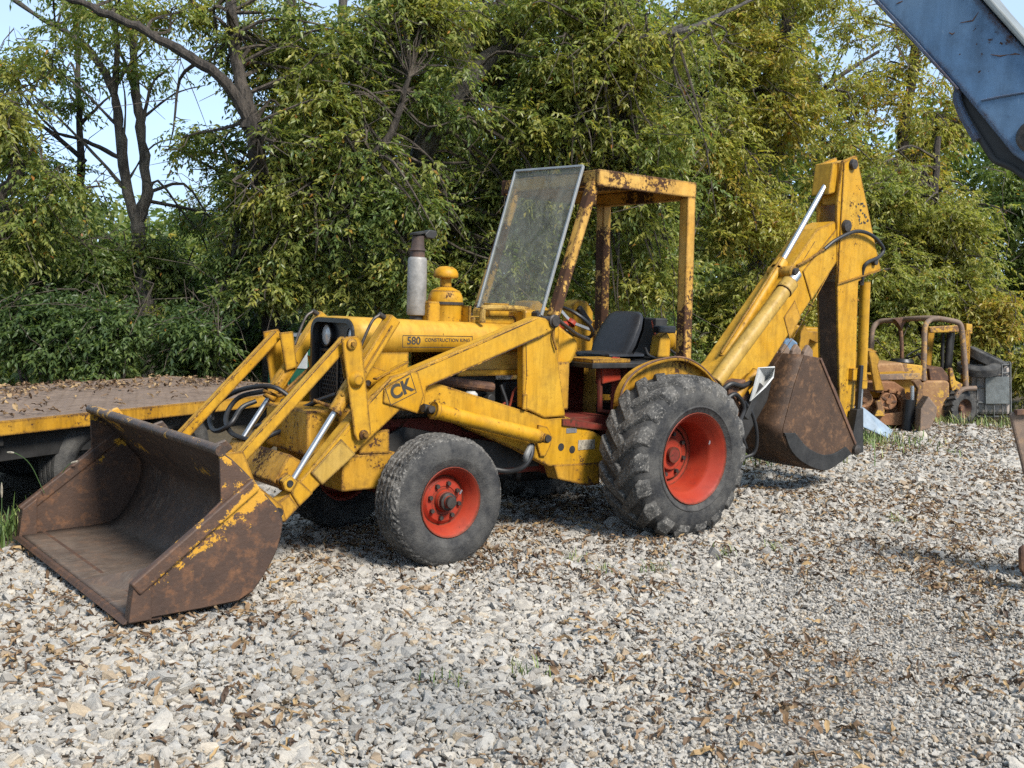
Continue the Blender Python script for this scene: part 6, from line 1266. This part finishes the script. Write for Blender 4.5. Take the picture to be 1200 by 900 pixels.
for pts in ([(-0.079, -0.000, 0.193), (-0.050, -0.000, 0.194), (-0.038, -0.000, 0.212)], [(-0.005, 0.000, 0.110), (0.016, 0.000, 0.104), (0.035, 0.000, 0.105)], [(0.036, 0.000, 0.104), (0.049, -0.000, 0.105), (0.060, 0.000, 0.102)], [(-0.103, 0.000, 0.174), (-0.095, 0.000, 0.169), (-0.089, 0.000, 0.172)], [(-0.235, 0.000, 0.261), (-0.227, -0.000, 0.263), (-0.218, 0.000, 0.266)]):
    MB().tube(pts, [.0007, .002, .0007], 5).build('scratch', M['rust'], arm_)
sk = MB(); ol = [(-0.082, -0.000, 0.052), (-0.084, -0.000, 0.024), (-0.073, -0.000, -0.009), (-0.046, -0.000, -0.055), (-0.012, 0.000, -0.109), (0.009, 0.000, -0.138), (0.043, 0.000, -0.154), (0.086, 0.000, -0.184), (0.159, -0.000, -0.209)]
sk.sheet([[(p.x, y_, p.z) for y_ in (.02, .14, .25, .36)] for p in catmull(ol, 4)]); bk_ = sk.build('bucket', M['dark'], EA); k = bk_.modifiers.new('thick', 'SOLIDIFY'); k.thickness = .014
sp_ = ol + [(0.150, 0.000, -0.071), (0.056, 0.000, -0.118)]
MB().prism(sp_, .028, .042).build('side_plate', M['dark'], bk_); MB().prism(sp_, .345, .358).build('side_plate', M['dark'], bk_)
MB().tube([(p.x, .02, p.z) for p in catmull([(-0.078, -0.000, 0.050), (-0.082, 0.000, 0.024), (-0.071, -0.000, -0.009), (-0.047, -0.000, -0.053), (-0.029, -0.000, -0.082)], 4)], .010, 8).build('side_lip', M['blue'], bk_)

# ================================================================== rusted blade at the right edge
BL = empty('dozer_blade', (3.482, 6.573, 0.000), 0, 'rusted brown steel blade standing on the gravel at the right edge', 'blade')
oB = V(BL.location)
MB().prism([tuple(Vector(p) - oB) for p in [(3.193, 6.700, 1.090), (3.213, 6.700, 1.107), (3.659, 6.700, 1.137), (3.832, 6.700, 0.257), (3.557, 6.700, 0.248), (3.311, 6.700, 0.708)]], (3.193, 6.700, 1.090)[1] - oB.y, (3.193, 6.700, 1.090)[1] - oB.y + .035).build('blade_plate', M['rust_grey'], BL, bevel=.012)
MB().prism([tuple(Vector(p) - oB) for p in [(3.169, 6.400, 0.278), (3.188, 6.400, 0.306), (3.398, 6.400, 0.312), (3.473, 6.400, -0.007), (3.289, 6.400, -0.013), (3.182, 6.400, 0.156)]], (3.169, 6.400, 0.278)[1] - oB.y, (3.169, 6.400, 0.278)[1] - oB.y + .05).build('blade_foot', M['rust'], BL, bevel=.02)
MB().bar(Vector((3.220, 6.690, 1.108)) - oB, Vector((3.610, 6.690, 1.142)) - oB, .05, .03).build('edge_strip', M['rust'], BL)
MB().box((-.05, (3.193, 6.700, 1.090)[1] - oB.y + .04, 0), (.35, (3.193, 6.700, 1.090)[1] - oB.y + .07, .55)).build('brace', M['rust'], BL)
